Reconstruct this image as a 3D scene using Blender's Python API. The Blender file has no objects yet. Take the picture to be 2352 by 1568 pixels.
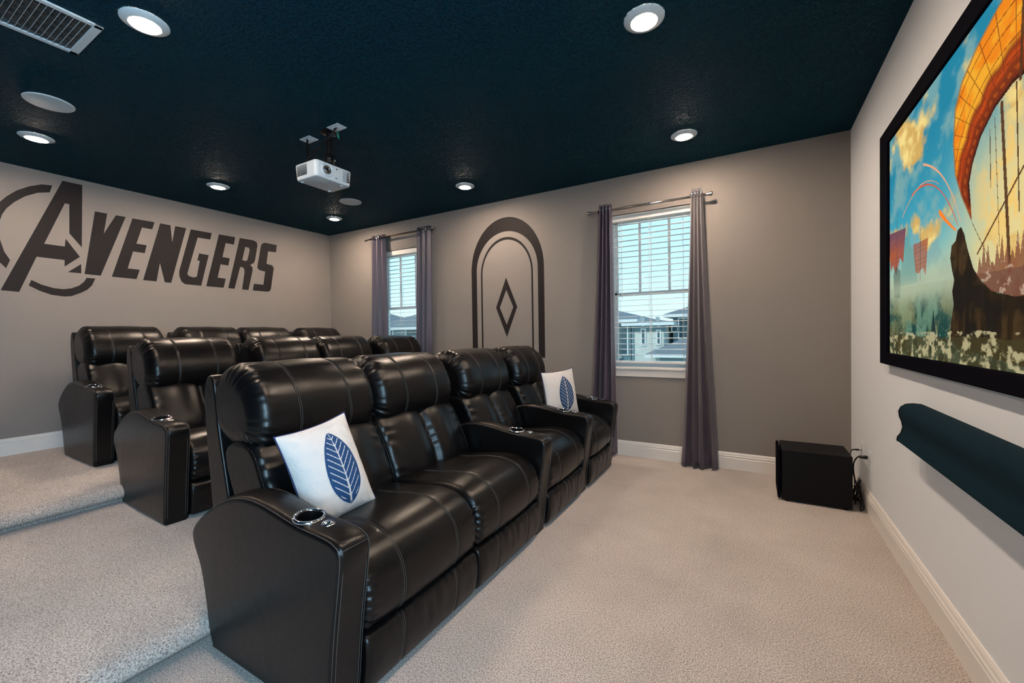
import bpy, bmesh, math, random
import numpy as np
from mathutils import Vector, Matrix
R = math.radians
rng = np.random.RandomState(7)
sc = bpy.context.scene

# ------------------------------------------------------------------ camera
F_PX, YAW, PITCH, ROLL, CAM_H = 958.84, R(-29.9857), R(-0.9336), R(-0.8693), 1.2062
cy_, sy_, cp_, sp_ = math.cos(YAW), math.sin(YAW), math.cos(PITCH), math.sin(PITCH)
fwd = Vector((sy_*cp_, cy_*cp_, sp_)); right = Vector((cy_, -sy_, 0)); up = right.cross(fwd)
r2 = math.cos(ROLL)*right + math.sin(ROLL)*up; u2 = -math.sin(ROLL)*right + math.cos(ROLL)*up
cam = bpy.data.objects.new('camera', bpy.data.cameras.new('camera'))
sc.collection.objects.link(cam)
M = Matrix((r2, u2, -fwd)).transposed().to_4x4(); M.translation = (0, 0, CAM_H)
cam.matrix_world = M
cam.data.sensor_width = 36.0; cam.data.lens = F_PX/2352*36.0; cam.data.clip_start = 0.02; cam.data.clip_end = 400
sc.camera = cam

# ------------------------------------------------------------------ world, lights, exposure
w = bpy.data.worlds.new('sky'); sc.world = w; w.use_nodes = True
nt = w.node_tree; nt.nodes.clear()
o_ = nt.nodes.new('ShaderNodeOutputWorld'); b_ = nt.nodes.new('ShaderNodeBackground')
tc = nt.nodes.new('ShaderNodeTexCoord'); sx = nt.nodes.new('ShaderNodeSeparateXYZ'); cr = nt.nodes.new('ShaderNodeValToRGB')
nt.links.new(tc.outputs['Generated'], sx.inputs[0]); nt.links.new(sx.outputs['Z'], cr.inputs[0])
e = cr.color_ramp.elements
e[0].position = 0.0; e[0].color = (0.66, 0.82, 0.88, 1)
e[1].position = 0.45; e[1].color = (0.34, 0.62, 0.88, 1)
m_ = cr.color_ramp.elements.new(0.14); m_.color = (0.50, 0.76, 0.91, 1)
nt.links.new(cr.outputs[0], b_.inputs[0]); b_.inputs[1].default_value = 1.22
nt.links.new(b_.outputs[0], o_.inputs[0])
sc.view_settings.view_transform = 'Standard'; sc.view_settings.look = 'None'
sc.view_settings.exposure = 0.44; sc.view_settings.gamma = 1.0; sc.view_settings.use_curve_mapping = False
sc.cycles.use_denoising = True
sc.cycles.max_bounces = 7; sc.cycles.diffuse_bounces = 4; sc.cycles.glossy_bounces = 3; sc.cycles.transparent_max_bounces = 12
sc.cycles.sample_clamp_indirect = 6.0

def area(name, loc, rot, sx_, sy_, power, color):
    l = bpy.data.lights.new(name, 'AREA'); l.shape = 'RECTANGLE'; l.size = sx_; l.size_y = sy_; l.energy = power; l.color = color
    o = bpy.data.objects.new(name, l); sc.collection.objects.link(o); o.location = loc; o.rotation_euler = rot
    return o
sun = bpy.data.lights.new('sun', 'SUN'); sun.energy = 1.3; sun.angle = R(1); sun.color = (1, .95, .88)
so = bpy.data.objects.new('sun', sun); sc.collection.objects.link(so); so.rotation_euler = (R(52), 0, R(-25))   # from the south side of the street: lights the neighbours' fronts
# added out-of-view cool fill lamp, set in a made-up front-wall opening
area('cool_fill_light', (0.63, -0.92, 1.50), (0, R(90), 0), 1.5, 1.05, 92, (0.48, 0.78, 1.0))
LAMP_COL = (1.0, 0.78, 0.595); LAMP_STR = 650.0

# ------------------------------------------------------------------ dimensions
XA, XS, YW, YB, H = -5.5276, 0.6597, 4.1153, -3.40, 2.74
Z1, Z2 = 0.12, 0.24

# ------------------------------------------------------------------ materials
def mat(name, col, rough=0.5, metal=0.0, spec=0.5, bump=None, var=None, emit=None, sheen=0.0, coat=0.0, trans=False):
    m = bpy.data.materials.new(name); m.use_nodes = True; t = m.node_tree; b = t.nodes['Principled BSDF']
    b.inputs['Base Color'].default_value = (*col, 1); b.inputs['Roughness'].default_value = rough
    b.inputs['Metallic'].default_value = metal; b.inputs['Specular IOR Level'].default_value = spec
    if sheen: b.inputs['Sheen Weight'].default_value = sheen; b.inputs['Sheen Roughness'].default_value = 0.4
    if coat: b.inputs['Coat Weight'].default_value = coat; b.inputs['Coat Roughness'].default_value = 0.2
    co = t.nodes.new('ShaderNodeTexCoord')
    if var is None: var = (6.0, 0.06)
    n = t.nodes.new('ShaderNodeTexNoise'); n.inputs['Scale'].default_value = var[0]; n.inputs['Detail'].default_value = 4
    t.links.new(co.outputs['Object'], n.inputs['Vector'])
    mx = t.nodes.new('ShaderNodeMix'); mx.data_type = 'RGBA'
    mx.inputs['A'].default_value = (*[c*(1-var[1]) for c in col], 1); mx.inputs['B'].default_value = (*[min(1, c*(1+var[1])) for c in col], 1)
    t.links.new(n.outputs['Fac'], mx.inputs['Factor']); t.links.new(mx.outputs['Result'], b.inputs['Base Color'])
    if bump:
        sc_, st, dist = bump
        bn = t.nodes.new('ShaderNodeTexNoise'); bn.inputs['Scale'].default_value = sc_; bn.inputs['Detail'].default_value = 3
        t.links.new(co.outputs['Object'], bn.inputs['Vector'])
        bp = t.nodes.new('ShaderNodeBump'); bp.inputs['Strength'].default_value = st; bp.inputs['Distance'].default_value = dist
        t.links.new(bn.outputs['Fac'], bp.inputs['Height']); t.links.new(bp.outputs[0], b.inputs['Normal'])
    if emit:
        b.inputs['Emission Color'].default_value = (*emit[0], 1); b.inputs['Emission Strength'].default_value = emit[1]
    return m

M_wall = mat('grey_wall_paint', (0.245, 0.224, 0.214), 0.62, spec=0.3, bump=(70, 0.12, 0.004), var=(1.5, 0.02))
M_white_wall = mat('white_wall_paint', (0.74, 0.785, 0.85), 0.6, spec=0.3, bump=(60, 0.12, 0.004), var=(1.5, 0.015))
M_trim = mat('white_trim_paint', (0.78, 0.76, 0.74), 0.35, var=(3, 0.01))
M_black_paint = mat('black_wall_paint', (0.016, 0.0135, 0.0145), 0.6, spec=0.2, bump=(70, 0.1, 0.004), var=(3, 0.1))
M_frame = mat('black_frame_fabric', (0.0025, 0.0025, 0.006), 0.9, spec=0.03, bump=(400, 0.2, 0.001))
M_black = mat('black_plastic', (0.004, 0.004, 0.005), 0.4, spec=0.3, bump=(300, 0.1, 0.0005))
M_subm = mat('black_ash_vinyl', (0.0035, 0.0035, 0.0055), 0.55, spec=0.18, bump=(150, 0.2, 0.001))
M_grille = mat('speaker_cloth', (0.002, 0.016, 0.027), 0.9, spec=0.10, bump=(900, 0.5, 0.001), var=(500, 0.6))
M_white_pl = mat('white_plastic', (0.72, 0.77, 0.82), 0.35, var=(10, 0.01))
M_white_metal = mat('white_enamel', (0.70, 0.75, 0.79), 0.4, var=(10, 0.01))
M_blind = mat('white_blind_slat', (0.80, 0.80, 0.79), 0.4, var=(10, 0.01))
M_vinyl = mat('white_window_vinyl', (0.80, 0.81, 0.81), 0.35, var=(10, 0.01))
M_chrome = mat('chrome', (0.85, 0.85, 0.87), 0.12, metal=1.0, var=(10, 0.02))
M_rod = mat('brushed_nickel', (0.42, 0.41, 0.41), 0.28, metal=1.0, var=(30, 0.05))
M_rod_dark = mat('dark_bronze_rod', (0.12, 0.09, 0.07), 0.3, metal=0.9, var=(30, 0.1))
M_curtain = mat('satin_grey_violet_fabric', (0.078, 0.064, 0.092), 0.42, spec=0.5, sheen=0.25, bump=(500, 0.15, 0.0006), var=(4, 0.06))
M_white_cloth = mat('white_cotton', (0.66, 0.64, 0.635), 0.85, spec=0.2, bump=(18, 0.8, 0.010), var=(8, 0.02))
M_navy = mat('navy_piping', (0.012, 0.022, 0.11), 0.7)
M_print = mat('blue_print', (0.002, 0.048, 0.155), 0.75, var=(40, 0.1))
M_stitch = mat('grey_thread', (0.065, 0.06, 0.058), 0.6)
M_green = mat('green_wire_sleeve', (0.01, 0.25, 0.16), 0.5)
M_dark = mat('dark_void', (0.003, 0.003, 0.004), 0.8)
M_foil = mat('shaded_duct_foil', (0.030, 0.036, 0.040), 0.35, metal=0.4, bump=(18, 1.0, 0.03), var=(14, 0.95))

def leather():
    m = mat('black_leather', (0.0028, 0.0025, 0.0030), 0.28, spec=0.33, var=(12, 0.1))
    t = m.node_tree; b = t.nodes['Principled BSDF']; co = [n for n in t.nodes if n.type == 'TEX_COORD'][0]
    v = t.nodes.new('ShaderNodeTexVoronoi'); v.inputs['Scale'].default_value = 420; v.feature = 'SMOOTH_F1'
    n = t.nodes.new('ShaderNodeTexNoise'); n.inputs['Scale'].default_value = 26; n.inputs['Detail'].default_value = 3
    t.links.new(co.outputs['Object'], v.inputs['Vector']); t.links.new(co.outputs['Object'], n.inputs['Vector'])
    b1 = t.nodes.new('ShaderNodeBump'); b1.inputs['Strength'].default_value = 0.10; b1.inputs['Distance'].default_value = 0.0012
    b2 = t.nodes.new('ShaderNodeBump'); b2.inputs['Strength'].default_value = 0.18; b2.inputs['Distance'].default_value = 0.004
    t.links.new(v.outputs['Distance'], b1.inputs['Height']); t.links.new(n.outputs['Fac'], b2.inputs['Height'])
    t.links.new(b1.outputs[0], b2.inputs['Normal']); t.links.new(b2.outputs[0], b.inputs['Normal'])
    r = t.nodes.new('ShaderNodeMapRange'); r.inputs['To Min'].default_value = 0.27; r.inputs['To Max'].default_value = 0.38
    t.links.new(n.outputs['Fac'], r.inputs['Value']); t.links.new(r.outputs[0], b.inputs['Roughness'])
    return m
M_leather = leather()
M_vinyl_side = mat('black_side_vinyl', (0.012, 0.009, 0.008), 0.42, spec=0.5, bump=(300, 0.15, 0.0008), var=(10, 0.1))

def carpet():
    m = bpy.data.materials.new('beige_carpet'); m.use_nodes = True; t = m.node_tree; b = t.nodes['Principled BSDF']
    b.inputs['Roughness'].default_value = 0.95; b.inputs['Specular IOR Level'].default_value = 0.1
    b.inputs['Sheen Weight'].default_value = 0.25
    co = t.nodes.new('ShaderNodeTexCoord')
    def noise(s, d=3, ro=0.6):
        n = t.nodes.new('ShaderNodeTexNoise'); n.inputs['Scale'].default_value = s; n.inputs['Detail'].default_value = d; n.inputs['Roughness'].default_value = ro
        t.links.new(co.outputs['Object'], n.inputs['Vector']); return n
    a = noise(185, 3, 0.8); c = noise(2.2, 3); f = noise(60, 2)
    r1 = t.nodes.new('ShaderNodeValToRGB'); r1.color_ramp.elements[0].position = 0.34; r1.color_ramp.elements[1].position = 0.60
    r1.color_ramp.elements[0].color = (0.115, 0.085, 0.073, 1); r1.color_ramp.elements[1].color = (0.76, 0.69, 0.65, 1)
    t.links.new(a.outputs['Fac'], r1.inputs[0])
    mx = t.nodes.new('ShaderNodeMix'); mx.data_type = 'RGBA'; mx.blend_type = 'MULTIPLY'; mx.inputs['Factor'].default_value = 1.0
    r2_ = t.nodes.new('ShaderNodeValToRGB'); r2_.color_ramp.elements[0].position = 0.3; r2_.color_ramp.elements[1].position = 0.7
    r2_.color_ramp.elements[0].color = (0.84, 0.83, 0.82, 1); r2_.color_ramp.elements[1].color = (1, 1, 1, 1)
    t.links.new(c.outputs['Fac'], r2_.inputs[0]); t.links.new(r1.outputs[0], mx.inputs['A']); t.links.new(r2_.outputs[0], mx.inputs['B'])
    t.links.new(mx.outputs['Result'], b.inputs['Base Color'])
    ad = t.nodes.new('ShaderNodeMath'); ad.operation = 'ADD'; t.links.new(a.outputs['Fac'], ad.inputs[0]); t.links.new(f.outputs['Fac'], ad.inputs[1])
    bp = t.nodes.new('ShaderNodeBump'); bp.inputs['Strength'].default_value = 0.7; bp.inputs['Distance'].default_value = 0.004
    t.links.new(ad.outputs[0], bp.inputs['Height']); t.links.new(bp.outputs[0], b.inputs['Normal'])
    return m
M_carpet = carpet()

def ceiling_mat():
    m = mat('dark_teal_ceiling_paint', (0.0026, 0.0330, 0.0550), 0.66, spec=0.07, var=(2, 0.05))
    t = m.node_tree; b = t.nodes['Principled BSDF']; co = [n for n in t.nodes if n.type == 'TEX_COORD'][0]
    v = t.nodes.new('ShaderNodeTexVoronoi'); v.inputs['Scale'].default_value = 34; v.feature = 'SMOOTH_F1'
    n0 = t.nodes.new('ShaderNodeTexNoise'); n0.inputs['Scale'].default_value = 22; n0.inputs['Detail'].default_value = 3
    t.links.new(co.outputs['Object'], n0.inputs['Vector'])
    ad = t.nodes.new('ShaderNodeVectorMath'); ad.operation = 'MULTIPLY_ADD'
    t.links.new(n0.outputs['Color'], ad.inputs[0]); ad.inputs[1].default_value = (0.07, 0.07, 0.07); t.links.new(co.outputs['Object'], ad.inputs[2])
    t.links.new(ad.outputs[0], v.inputs['Vector'])
    n = t.nodes.new('ShaderNodeTexNoise'); n.inputs['Scale'].default_value = 60; n.inputs['Detail'].default_value = 2
    t.links.new(co.outputs['Object'], n.inputs['Vector'])
    r = t.nodes.new('ShaderNodeValToRGB'); r.color_ramp.elements[0].position = 0.46; r.color_ramp.elements[1].position = 0.56
    t.links.new(n.outputs['Fac'], r.inputs[0])
    b1 = t.nodes.new('ShaderNodeBump'); b1.inputs['Strength'].default_value = 1.0; b1.inputs['Distance'].default_value = 0.008
    b2 = t.nodes.new('ShaderNodeBump'); b2.inputs['Strength'].default_value = 0.4; b2.inputs['Distance'].default_value = 0.004
    t.links.new(r.outputs[0], b1.inputs['Height']); t.links.new(v.outputs['Distance'], b2.inputs['Height'])
    t.links.new(b1.outputs[0], b2.inputs['Normal']); t.links.new(b2.outputs[0], b.inputs['Normal'])
    return m
M_ceil = ceiling_mat()

def glass():
    m = bpy.data.materials.new('window_glass'); m.use_nodes = True; t = m.node_tree; t.nodes.clear()
    o = t.nodes.new('ShaderNodeOutputMaterial'); mx = t.nodes.new('ShaderNodeMixShader')
    tr = t.nodes.new('ShaderNodeBsdfTransparent'); tr.inputs[0].default_value = (0.93, 0.97, 0.96, 1)
    g = t.nodes.new('ShaderNodeBsdfGlossy'); g.inputs['Roughness'].default_value = 0.02; mx.inputs[0].default_value = 0.05
    t.links.new(tr.outputs[0], mx.inputs[1]); t.links.new(g.outputs[0], mx.inputs[2]); t.links.new(mx.outputs[0], o.inputs[0])
    return m
M_glass = glass()
def lens_mat():
    m = mat('lit_lamp_lens', (0.9, 0.85, 0.8), 0.4, emit=(LAMP_COL, 1.0)); t = m.node_tree; b = t.nodes['Principled BSDF']
    co = t.nodes.new('ShaderNodeTexCoord'); sp = t.nodes.new('ShaderNodeSeparateXYZ'); t.links.new(co.outputs['Object'], sp.inputs[0])
    cb = t.nodes.new('ShaderNodeCombineXYZ'); t.links.new(sp.outputs['X'], cb.inputs['X']); t.links.new(sp.outputs['Y'], cb.inputs['Y'])
    ln = t.nodes.new('ShaderNodeVectorMath'); ln.operation = 'LENGTH'; t.links.new(cb.outputs[0], ln.inputs[0])
    mr = t.nodes.new('ShaderNodeMapRange'); mr.interpolation_type = 'SMOOTHSTEP'; mr.inputs['From Min'].default_value = 0.057; mr.inputs['From Max'].default_value = 0.040
    mr.inputs['To Min'].default_value = 0.7; mr.inputs['To Max'].default_value = LAMP_STR
    t.links.new(ln.outputs['Value'], mr.inputs['Value']); t.links.new(mr.outputs[0], b.inputs['Emission Strength'])
    return m
M_lens = lens_mat()

# ------------------------------------------------------------------ mesh helpers
def link(o, parent=None):
    sc.collection.objects.link(o)
    if parent: o.parent = parent
    return o
def tag(o, label=None, cat=None, group=None, kind=None):
    if label: o['label'] = label
    if cat: o['category'] = cat
    if group: o['group'] = group
    if kind: o['kind'] = kind
    return o
def mesh(name, V, Fc, m, parent=None, smooth=False, mi=None):
    me = bpy.data.meshes.new(name); me.from_pydata([tuple(map(float, v)) for v in V], [], [tuple(int(i) for i in f) for f in Fc])
    for mm in (m if isinstance(m, (list, tuple)) else [m]): me.materials.append(mm)
    if smooth: me.polygons.foreach_set('use_smooth', [True]*len(me.polygons))
    if mi is not None: me.polygons.foreach_set('material_index', mi)
    me.update(); return link(bpy.data.objects.new(name, me), parent)
def empty(name, loc=(0, 0, 0), rz=0.0):
    o = bpy.data.objects.new(name, None); o.empty_display_size = 0.1; sc.collection.objects.link(o)
    o.location = loc; o.rotation_euler = (0, 0, rz); return o
class MB:
    """collects pieces of one part"""
    def __init__(s): s.V = []; s.F = []; s.I = []
    def add(s, V, Fc, mi=0):
        b = len(s.V); s.V += [tuple(v) for v in V]; s.F += [tuple(i+b for i in f) for f in Fc]; s.I += [mi]*len(Fc); return s
    def box(s, a, b, bev=0.0, mi=0):
        a = Vector(a); b = Vector(b)
        if bev <= 0:
            V = [(x, y, z) for z in (a.z, b.z) for y in (a.y, b.y) for x in (a.x, b.x)]
            return s.add(V, [(0, 2, 3, 1), (4, 5, 7, 6), (0, 1, 5, 4), (2, 6, 7, 3), (0, 4, 6, 2), (1, 3, 7, 5)], mi)
        bm = bmesh.new(); bmesh.ops.create_cube(bm, size=1)
        c = (a+b)/2; d = b-a
        for v in bm.verts: v.co = Vector((c.x+v.co.x*d.x, c.y+v.co.y*d.y, c.z+v.co.z*d.z))
        bmesh.ops.bevel(bm, geom=list(bm.edges), offset=bev, segments=3, profile=0.5, affect='EDGES')
        bm.verts.index_update(); s.add([v.co[:] for v in bm.verts], [[v.index for v in f.verts] for f in bm.faces], mi); bm.free(); return s
    def tube(s, P, r, n=8, mi=0, closed=False):
        P = [Vector(p) for p in P]; k = len(P); V = []; T0 = None; N = None
        rr = r if hasattr(r, '__len__') else [r]*k
        for i, p in enumerate(P):
            if closed: T = (P[(i+1) % k]-P[i-1]).normalized()
            else: T = (P[min(i+1, k-1)]-P[max(i-1, 0)]).normalized()
            if N is None: N = T.orthogonal().normalized()
            else: N = (N - T*N.dot(T)).normalized()
            B = T.cross(N)
            for j in range(n):
                a = 2*math.pi*j/n; V.append(p + (N*math.cos(a)+B*math.sin(a))*rr[i])
        Fc = []
        for i in range(k if closed else k-1):
            i2 = (i+1) % k
            for j in range(n): Fc.append((i*n+j, i*n+(j+1) % n, i2*n+(j+1) % n, i2*n+j))
        if not closed: Fc.append(tuple(range(n))[::-1]); Fc.append(tuple((k-1)*n+j for j in range(n)))
        return s.add(V, Fc, mi)
    def lathe(s, prof, c, axis=(0, 0, 1), n=32, mi=0):
        A = Vector(axis).normalized(); N = A.orthogonal().normalized(); B = A.cross(N); c = Vector(c); V = []; k = len(prof)
        for (r, h) in prof:
            for j in range(n):
                a = 2*math.pi*j/n; V.append(c + A*h + (N*math.cos(a)+B*math.sin(a))*r)
        Fc = []
        for i in range(k-1):
            for j in range(n): Fc.append((i*n+j, i*n+(j+1) % n, (i+1)*n+(j+1) % n, (i+1)*n+j))
        if prof[0][0] > 1e-5: pass
        return s.add(V, Fc, mi)
    def prism(s, poly, fn, t0, t1, mi=0):
        """poly: 2-D outline, fn(a,b,t)->xyz"""
        n = len(poly); V = [fn(a, b, t0) for a, b in poly]+[fn(a, b, t1) for a, b in poly]
        Fc = [tuple(range(n))[::-1], tuple(range(n, 2*n))]+[(i, (i+1) % n, n+(i+1) % n, n+i) for i in range(n)]
        return s.add(V, Fc, mi)
    def obj(s, name, m, parent=None, smooth=False):
        return mesh(name, s.V, s.F, m, parent, smooth, s.I if isinstance(m, (list, tuple)) else None)
def shade_auto(o, ang=35):
    bm = bmesh.new(); bm.from_mesh(o.data)
    for f in bm.faces: f.smooth = True
    for e in bm.edges: e.smooth = not (len(e.link_faces) == 2 and e.calc_face_angle(0) > R(ang))
    bm.to_mesh(o.data); bm.free(); return o
def fixn(o):
    bm = bmesh.new(); bm.from_mesh(o.data); bmesh.ops.recalc_face_normals(bm, faces=bm.faces); bm.to_mesh(o.data); bm.free(); return o

# ------------------------------------------------------------------ the room
T = 0.20
W2 = (-1.250, -0.415); W1 = (-4.500, -3.665); WZ = (0.87, 2.37)     # the two window openings
def wall_with_openings(name, x0, x1, y, ops, t, m, thick=0.20, z0=-0.02):
    mb = MB(); xs = sorted([x0, x1]+[a for o in ops for a in o])
    for i in range(len(xs)-1):
        a, b = xs[i], xs[i+1]
        if any(abs(a-o[0]) < 1e-6 for o in ops): mb.box((a, y, z0), (b, y+thick, WZ[0])); mb.box((a, y, WZ[1]), (b, y+thick, H+0.1))
        else: mb.box((a, y, z0), (b, y+thick, H+0.1))
    return tag(mb.obj(name, m), kind='structure')
tag(MB().box((XA-T, YB-T, -0.15), (XS+T, YW+T, 0.0)).obj('floor', M_carpet), kind='structure')
tag(MB().box((XA-T, YB-T, H), (XS+T, YW+T, H+0.12)).obj('ceiling', M_ceil), kind='structure')
tag(MB().box((XA-T, YB-T, -0.02), (XA, YW+T, H+0.02)).obj('wall_rear', M_wall), kind='structure')
OY0, OY1, OZ0, OZ1 = -1.45, -0.40, 0.75, 2.25  # invented opening in the front wall that frames the added fill lamp
mb = MB(); mb.box((XS, OY1, -0.02), (XS+T, YW+T, H+0.02)); mb.box((XS, YB-T, -0.02), (XS+T, OY0, H+0.02)); mb.box((XS, OY0, -0.02), (XS+T, OY1, OZ0)); mb.box((XS, OY0, OZ1), (XS+T, OY1, H+0.02))
tag(mb.obj('wall_front', M_white_wall), kind='structure')
tag(MB().box((XS+0.10, OY0, OZ0), (XS+0.106, OY1, OZ1)).obj('fill_opening_pane', M_glass), kind='structure')  # unseen pane of the invented opening
wall_with_openings('wall_window', XA, XS, YW, [W1, W2], T, M_wall)
tag(MB().box((XA, YB-T, -0.02), (XS, YB, H)).obj('wall_back', mat('unseen_dark_wall', (.045, .042, .042), .7, spec=.3, var=(2, .05))), kind='structure')  # unseen wall, given a dark tone so the armrest sides reflect less

# carpeted platforms with a rolled nose over a recessed riser
def step(xn, xr, z0, z1):
    h = z1-z0
    pr = [(XA, z0), (xr, z0), (xr, z0+0.030), (xn+0.0-0.055, z0+0.034), (xn-0.022, z0+0.038), (xn-0.006, z0+0.050), (xn, z0+0.066), (xn-0.004, z0+0.084), (xn-0.016, z0+0.101), (xn-0.036, z0+0.114), (xn-0.06, z0+h), (XA, z0+h)]
    o = MB().prism(pr, lambda a, b, t: (a, t, b), YB, YW).obj('floor_step', M_carpet); fixn(o); shade_auto(o, 50)
    return tag(o, kind='structure')
step(-1.850, -1.945, 0.0, Z1); step(-3.630, -3.725, Z1, Z2)

# baseboards
def baseboard(name, fn, length0, length1, zb):
    h = 0.145
    pr = [(0, 0), (0.016, 0), (0.016, h*0.66), (0.0135, h*0.69), (0.0135, h*0.75), (0.016, h*0.78), (0.0135, h*0.82), (0.011, h*0.84), (0.011, h*0.88), (0.009, h*0.93), (0.004, h), (0, h)]
    o = MB().prism(pr, lambda a, b, t: fn(a, b+zb, t), length0, length1).obj(name, M_trim); fixn(o)
    return tag(o, kind='structure')
baseboard('baseboard_front', lambda a, b, t: (XS-a, t, b), YB, YW, 0)
baseboard('baseboard_window', lambda a, b, t: (t, YW-a, b), -1.93, XS-0.012, 0)
baseboard('baseboard_window', lambda a, b, t: (t, YW-a, b), -3.72, -1.93, Z1)
baseboard('baseboard_window', lambda a, b, t: (t, YW-a, b), XA, -3.72, Z2)
baseboard('baseboard_rear', lambda a, b, t: (XA+a, t, b), YB, YW-0.012, Z2)

# windows: vinyl double-hung sashes in a drywall return, wooden sill, glass
def window(name, x0, x1):
    ya, yb = YW+0.10, YW+0.17; zm = 1.596; fw = 0.035
    mb = MB()
    for a, b in (((x0, ya, WZ[0]), (x0+fw, yb, WZ[1])), ((x1-fw, ya, WZ[0]), (x1, yb, WZ[1])), ((x0, ya, WZ[0]), (x1, yb, WZ[0]+fw)), ((x0, ya, WZ[1]-fw), (x1, yb, WZ[1]))): mb.box(a, b, 0.003)
    fr = mb.obj(name, M_vinyl); tag(fr, kind='structure')
    def sash(y0, y1, z0, z1):
        m2 = MB(); s = 0.032; a0, a1 = x0+fw-0.005, x1-fw+0.005
        m2.box((a0, y0, z0), (a0+s, y1, z1), .002); m2.box((a1-s, y0, z0), (a1, y1, z1), .002); m2.box((a0, y0, z0), (a1, y1, z0+s), .002); m2.box((a0, y0, z1-s), (a1, y1, z1), .002)
        sh = m2.obj('sash', M_vinyl, fr)
        MB().box((a0+s*.5, (y0+y1)/2-.002, z0+s*.5), (a1-s*.5, (y0+y1)/2+.002, z1-s*.5)).obj('pane', M_glass, sh)
    sash(ya+0.008, ya+0.034, WZ[0]+fw-.01, zm+0.016); sash(ya+0.036, ya+0.062, zm-0.016, WZ[1]-fw+.01)
    for k in (1, 2):
        xm = x0+(x1-x0)*k/3
        MB().box((xm-.011, ya+0.040, zm), (xm+.011, ya+0.058, WZ[1]-fw)).obj('muntin', M_vinyl, fr)
    s = MB().box((x0-0.0, YW-0.030, WZ[0]-0.022), (x1+0.0, ya+.01, WZ[0]+0.004), 0.006).obj('sill', M_trim, fr)
    MB().box((x0-0.0, YW-0.014, WZ[0]-0.090), (x1+0.0, YW+.0005, WZ[0]-0.020), 0.004).obj('apron', M_trim, fr)
window('window_1', *W1); window('window_2', *W2)

def blind(x0, x1, label, cords):
    t = empty('window_blind', ((x0+x1)/2, YW+0.045, WZ[0]+0.02)); tag(t, label, 'blind', 'window blinds')
    cx, cyy, cz = t.location; hw = (x1-x0)/2-0.012
    MB().box((-hw, -0.034, WZ[1]-0.066-cz), (hw, 0.026, WZ[1]-0.004-cz), 0.006).obj('headrail', M_blind, t)
    m = None; z = WZ[1]-0.095-cz; k = 0; d = 0.0535
    zb = 0.030
    while z > zb+0.02:
        if m is None:
            s = MB(); n = 5; hw2 = 0.025
            V = []; 
            for zz in (0.0014, -0.0014):
                for i in range(n):
                    u = i/(n-1)*2-1
                    for xx in (-hw, hw): V.append((xx, u*hw2, zz+0.0022*(1-u*u)+u*0.0015))
            Fc = []
            for i in range(n-1):
                a = 2*i; Fc += [(a, a+2, a+3, a+1), (2*n+a, 2*n+a+1, 2*n+a+3, 2*n+a+2)]
            Fc += [(0, 1, 2*n+1, 2*n), (2*n-2, 4*n-2, 4*n-1, 2*n-1)]
            Fc += [tuple([2*i for i in range(n)][::-1]+[2*n+2*i for i in range(n)]), tuple([2*i+1 for i in range(n)]+[2*n+2*i+1 for i in range(n)][::-1])]
            s.add(V, Fc); so_ = s.obj('slat', M_blind, t, smooth=False); m = so_.data
        else: so_ = link(bpy.data.objects.new('slat', m), t)
        so_.location = (0, 0, z); z -= d; k += 1
    MB().box((-hw, -0.026, zb-0.012), (hw, 0.026, zb+0.010), 0.004).obj('bottom_rail', M_blind, t)
    for c in cords:
        mb = MB()
        for dy in (-0.027, 0.027): mb.tube([(c-cx, dy, WZ[1]-0.06-cz), (c-cx, dy, zb)], 0.0014, 5)
        mb.tube([(c-cx+.008, 0, WZ[1]-0.06-cz), (c-cx+.008, 0, zb)], 0.0010, 5)
        mb.obj('ladder_cord', M_blind, t)
    mb = MB(); wx = cords[0]-cx+0.035; mb.tube([(wx, -0.036, WZ[1]-0.07-cz), (wx, -0.038, 1.55-cz)], 0.0035, 6); mb.obj('tilt_wand', M_blind, t)
    mb = MB(); wx = cords[1]-cx-0.012
    for dd in (0, 0.010): mb.tube([(wx+dd, -0.034, WZ[1]-0.07-cz), (wx+dd+.002, -0.036, 1.2-cz), (wx+dd*2.2-.004, -0.036, 0.98-cz)], 0.0012, 5)
    mb.obj('pull_cord', M_blind, t)
blind(*W1, 'white slatted blind in the far window by the rear corner, half hidden by chair backs', [-4.40, -4.10, -3.80])
blind(*W2, 'white slatted blind in the full-height window nearest the subwoofer', [-1.151, -0.848, -0.559])

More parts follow.
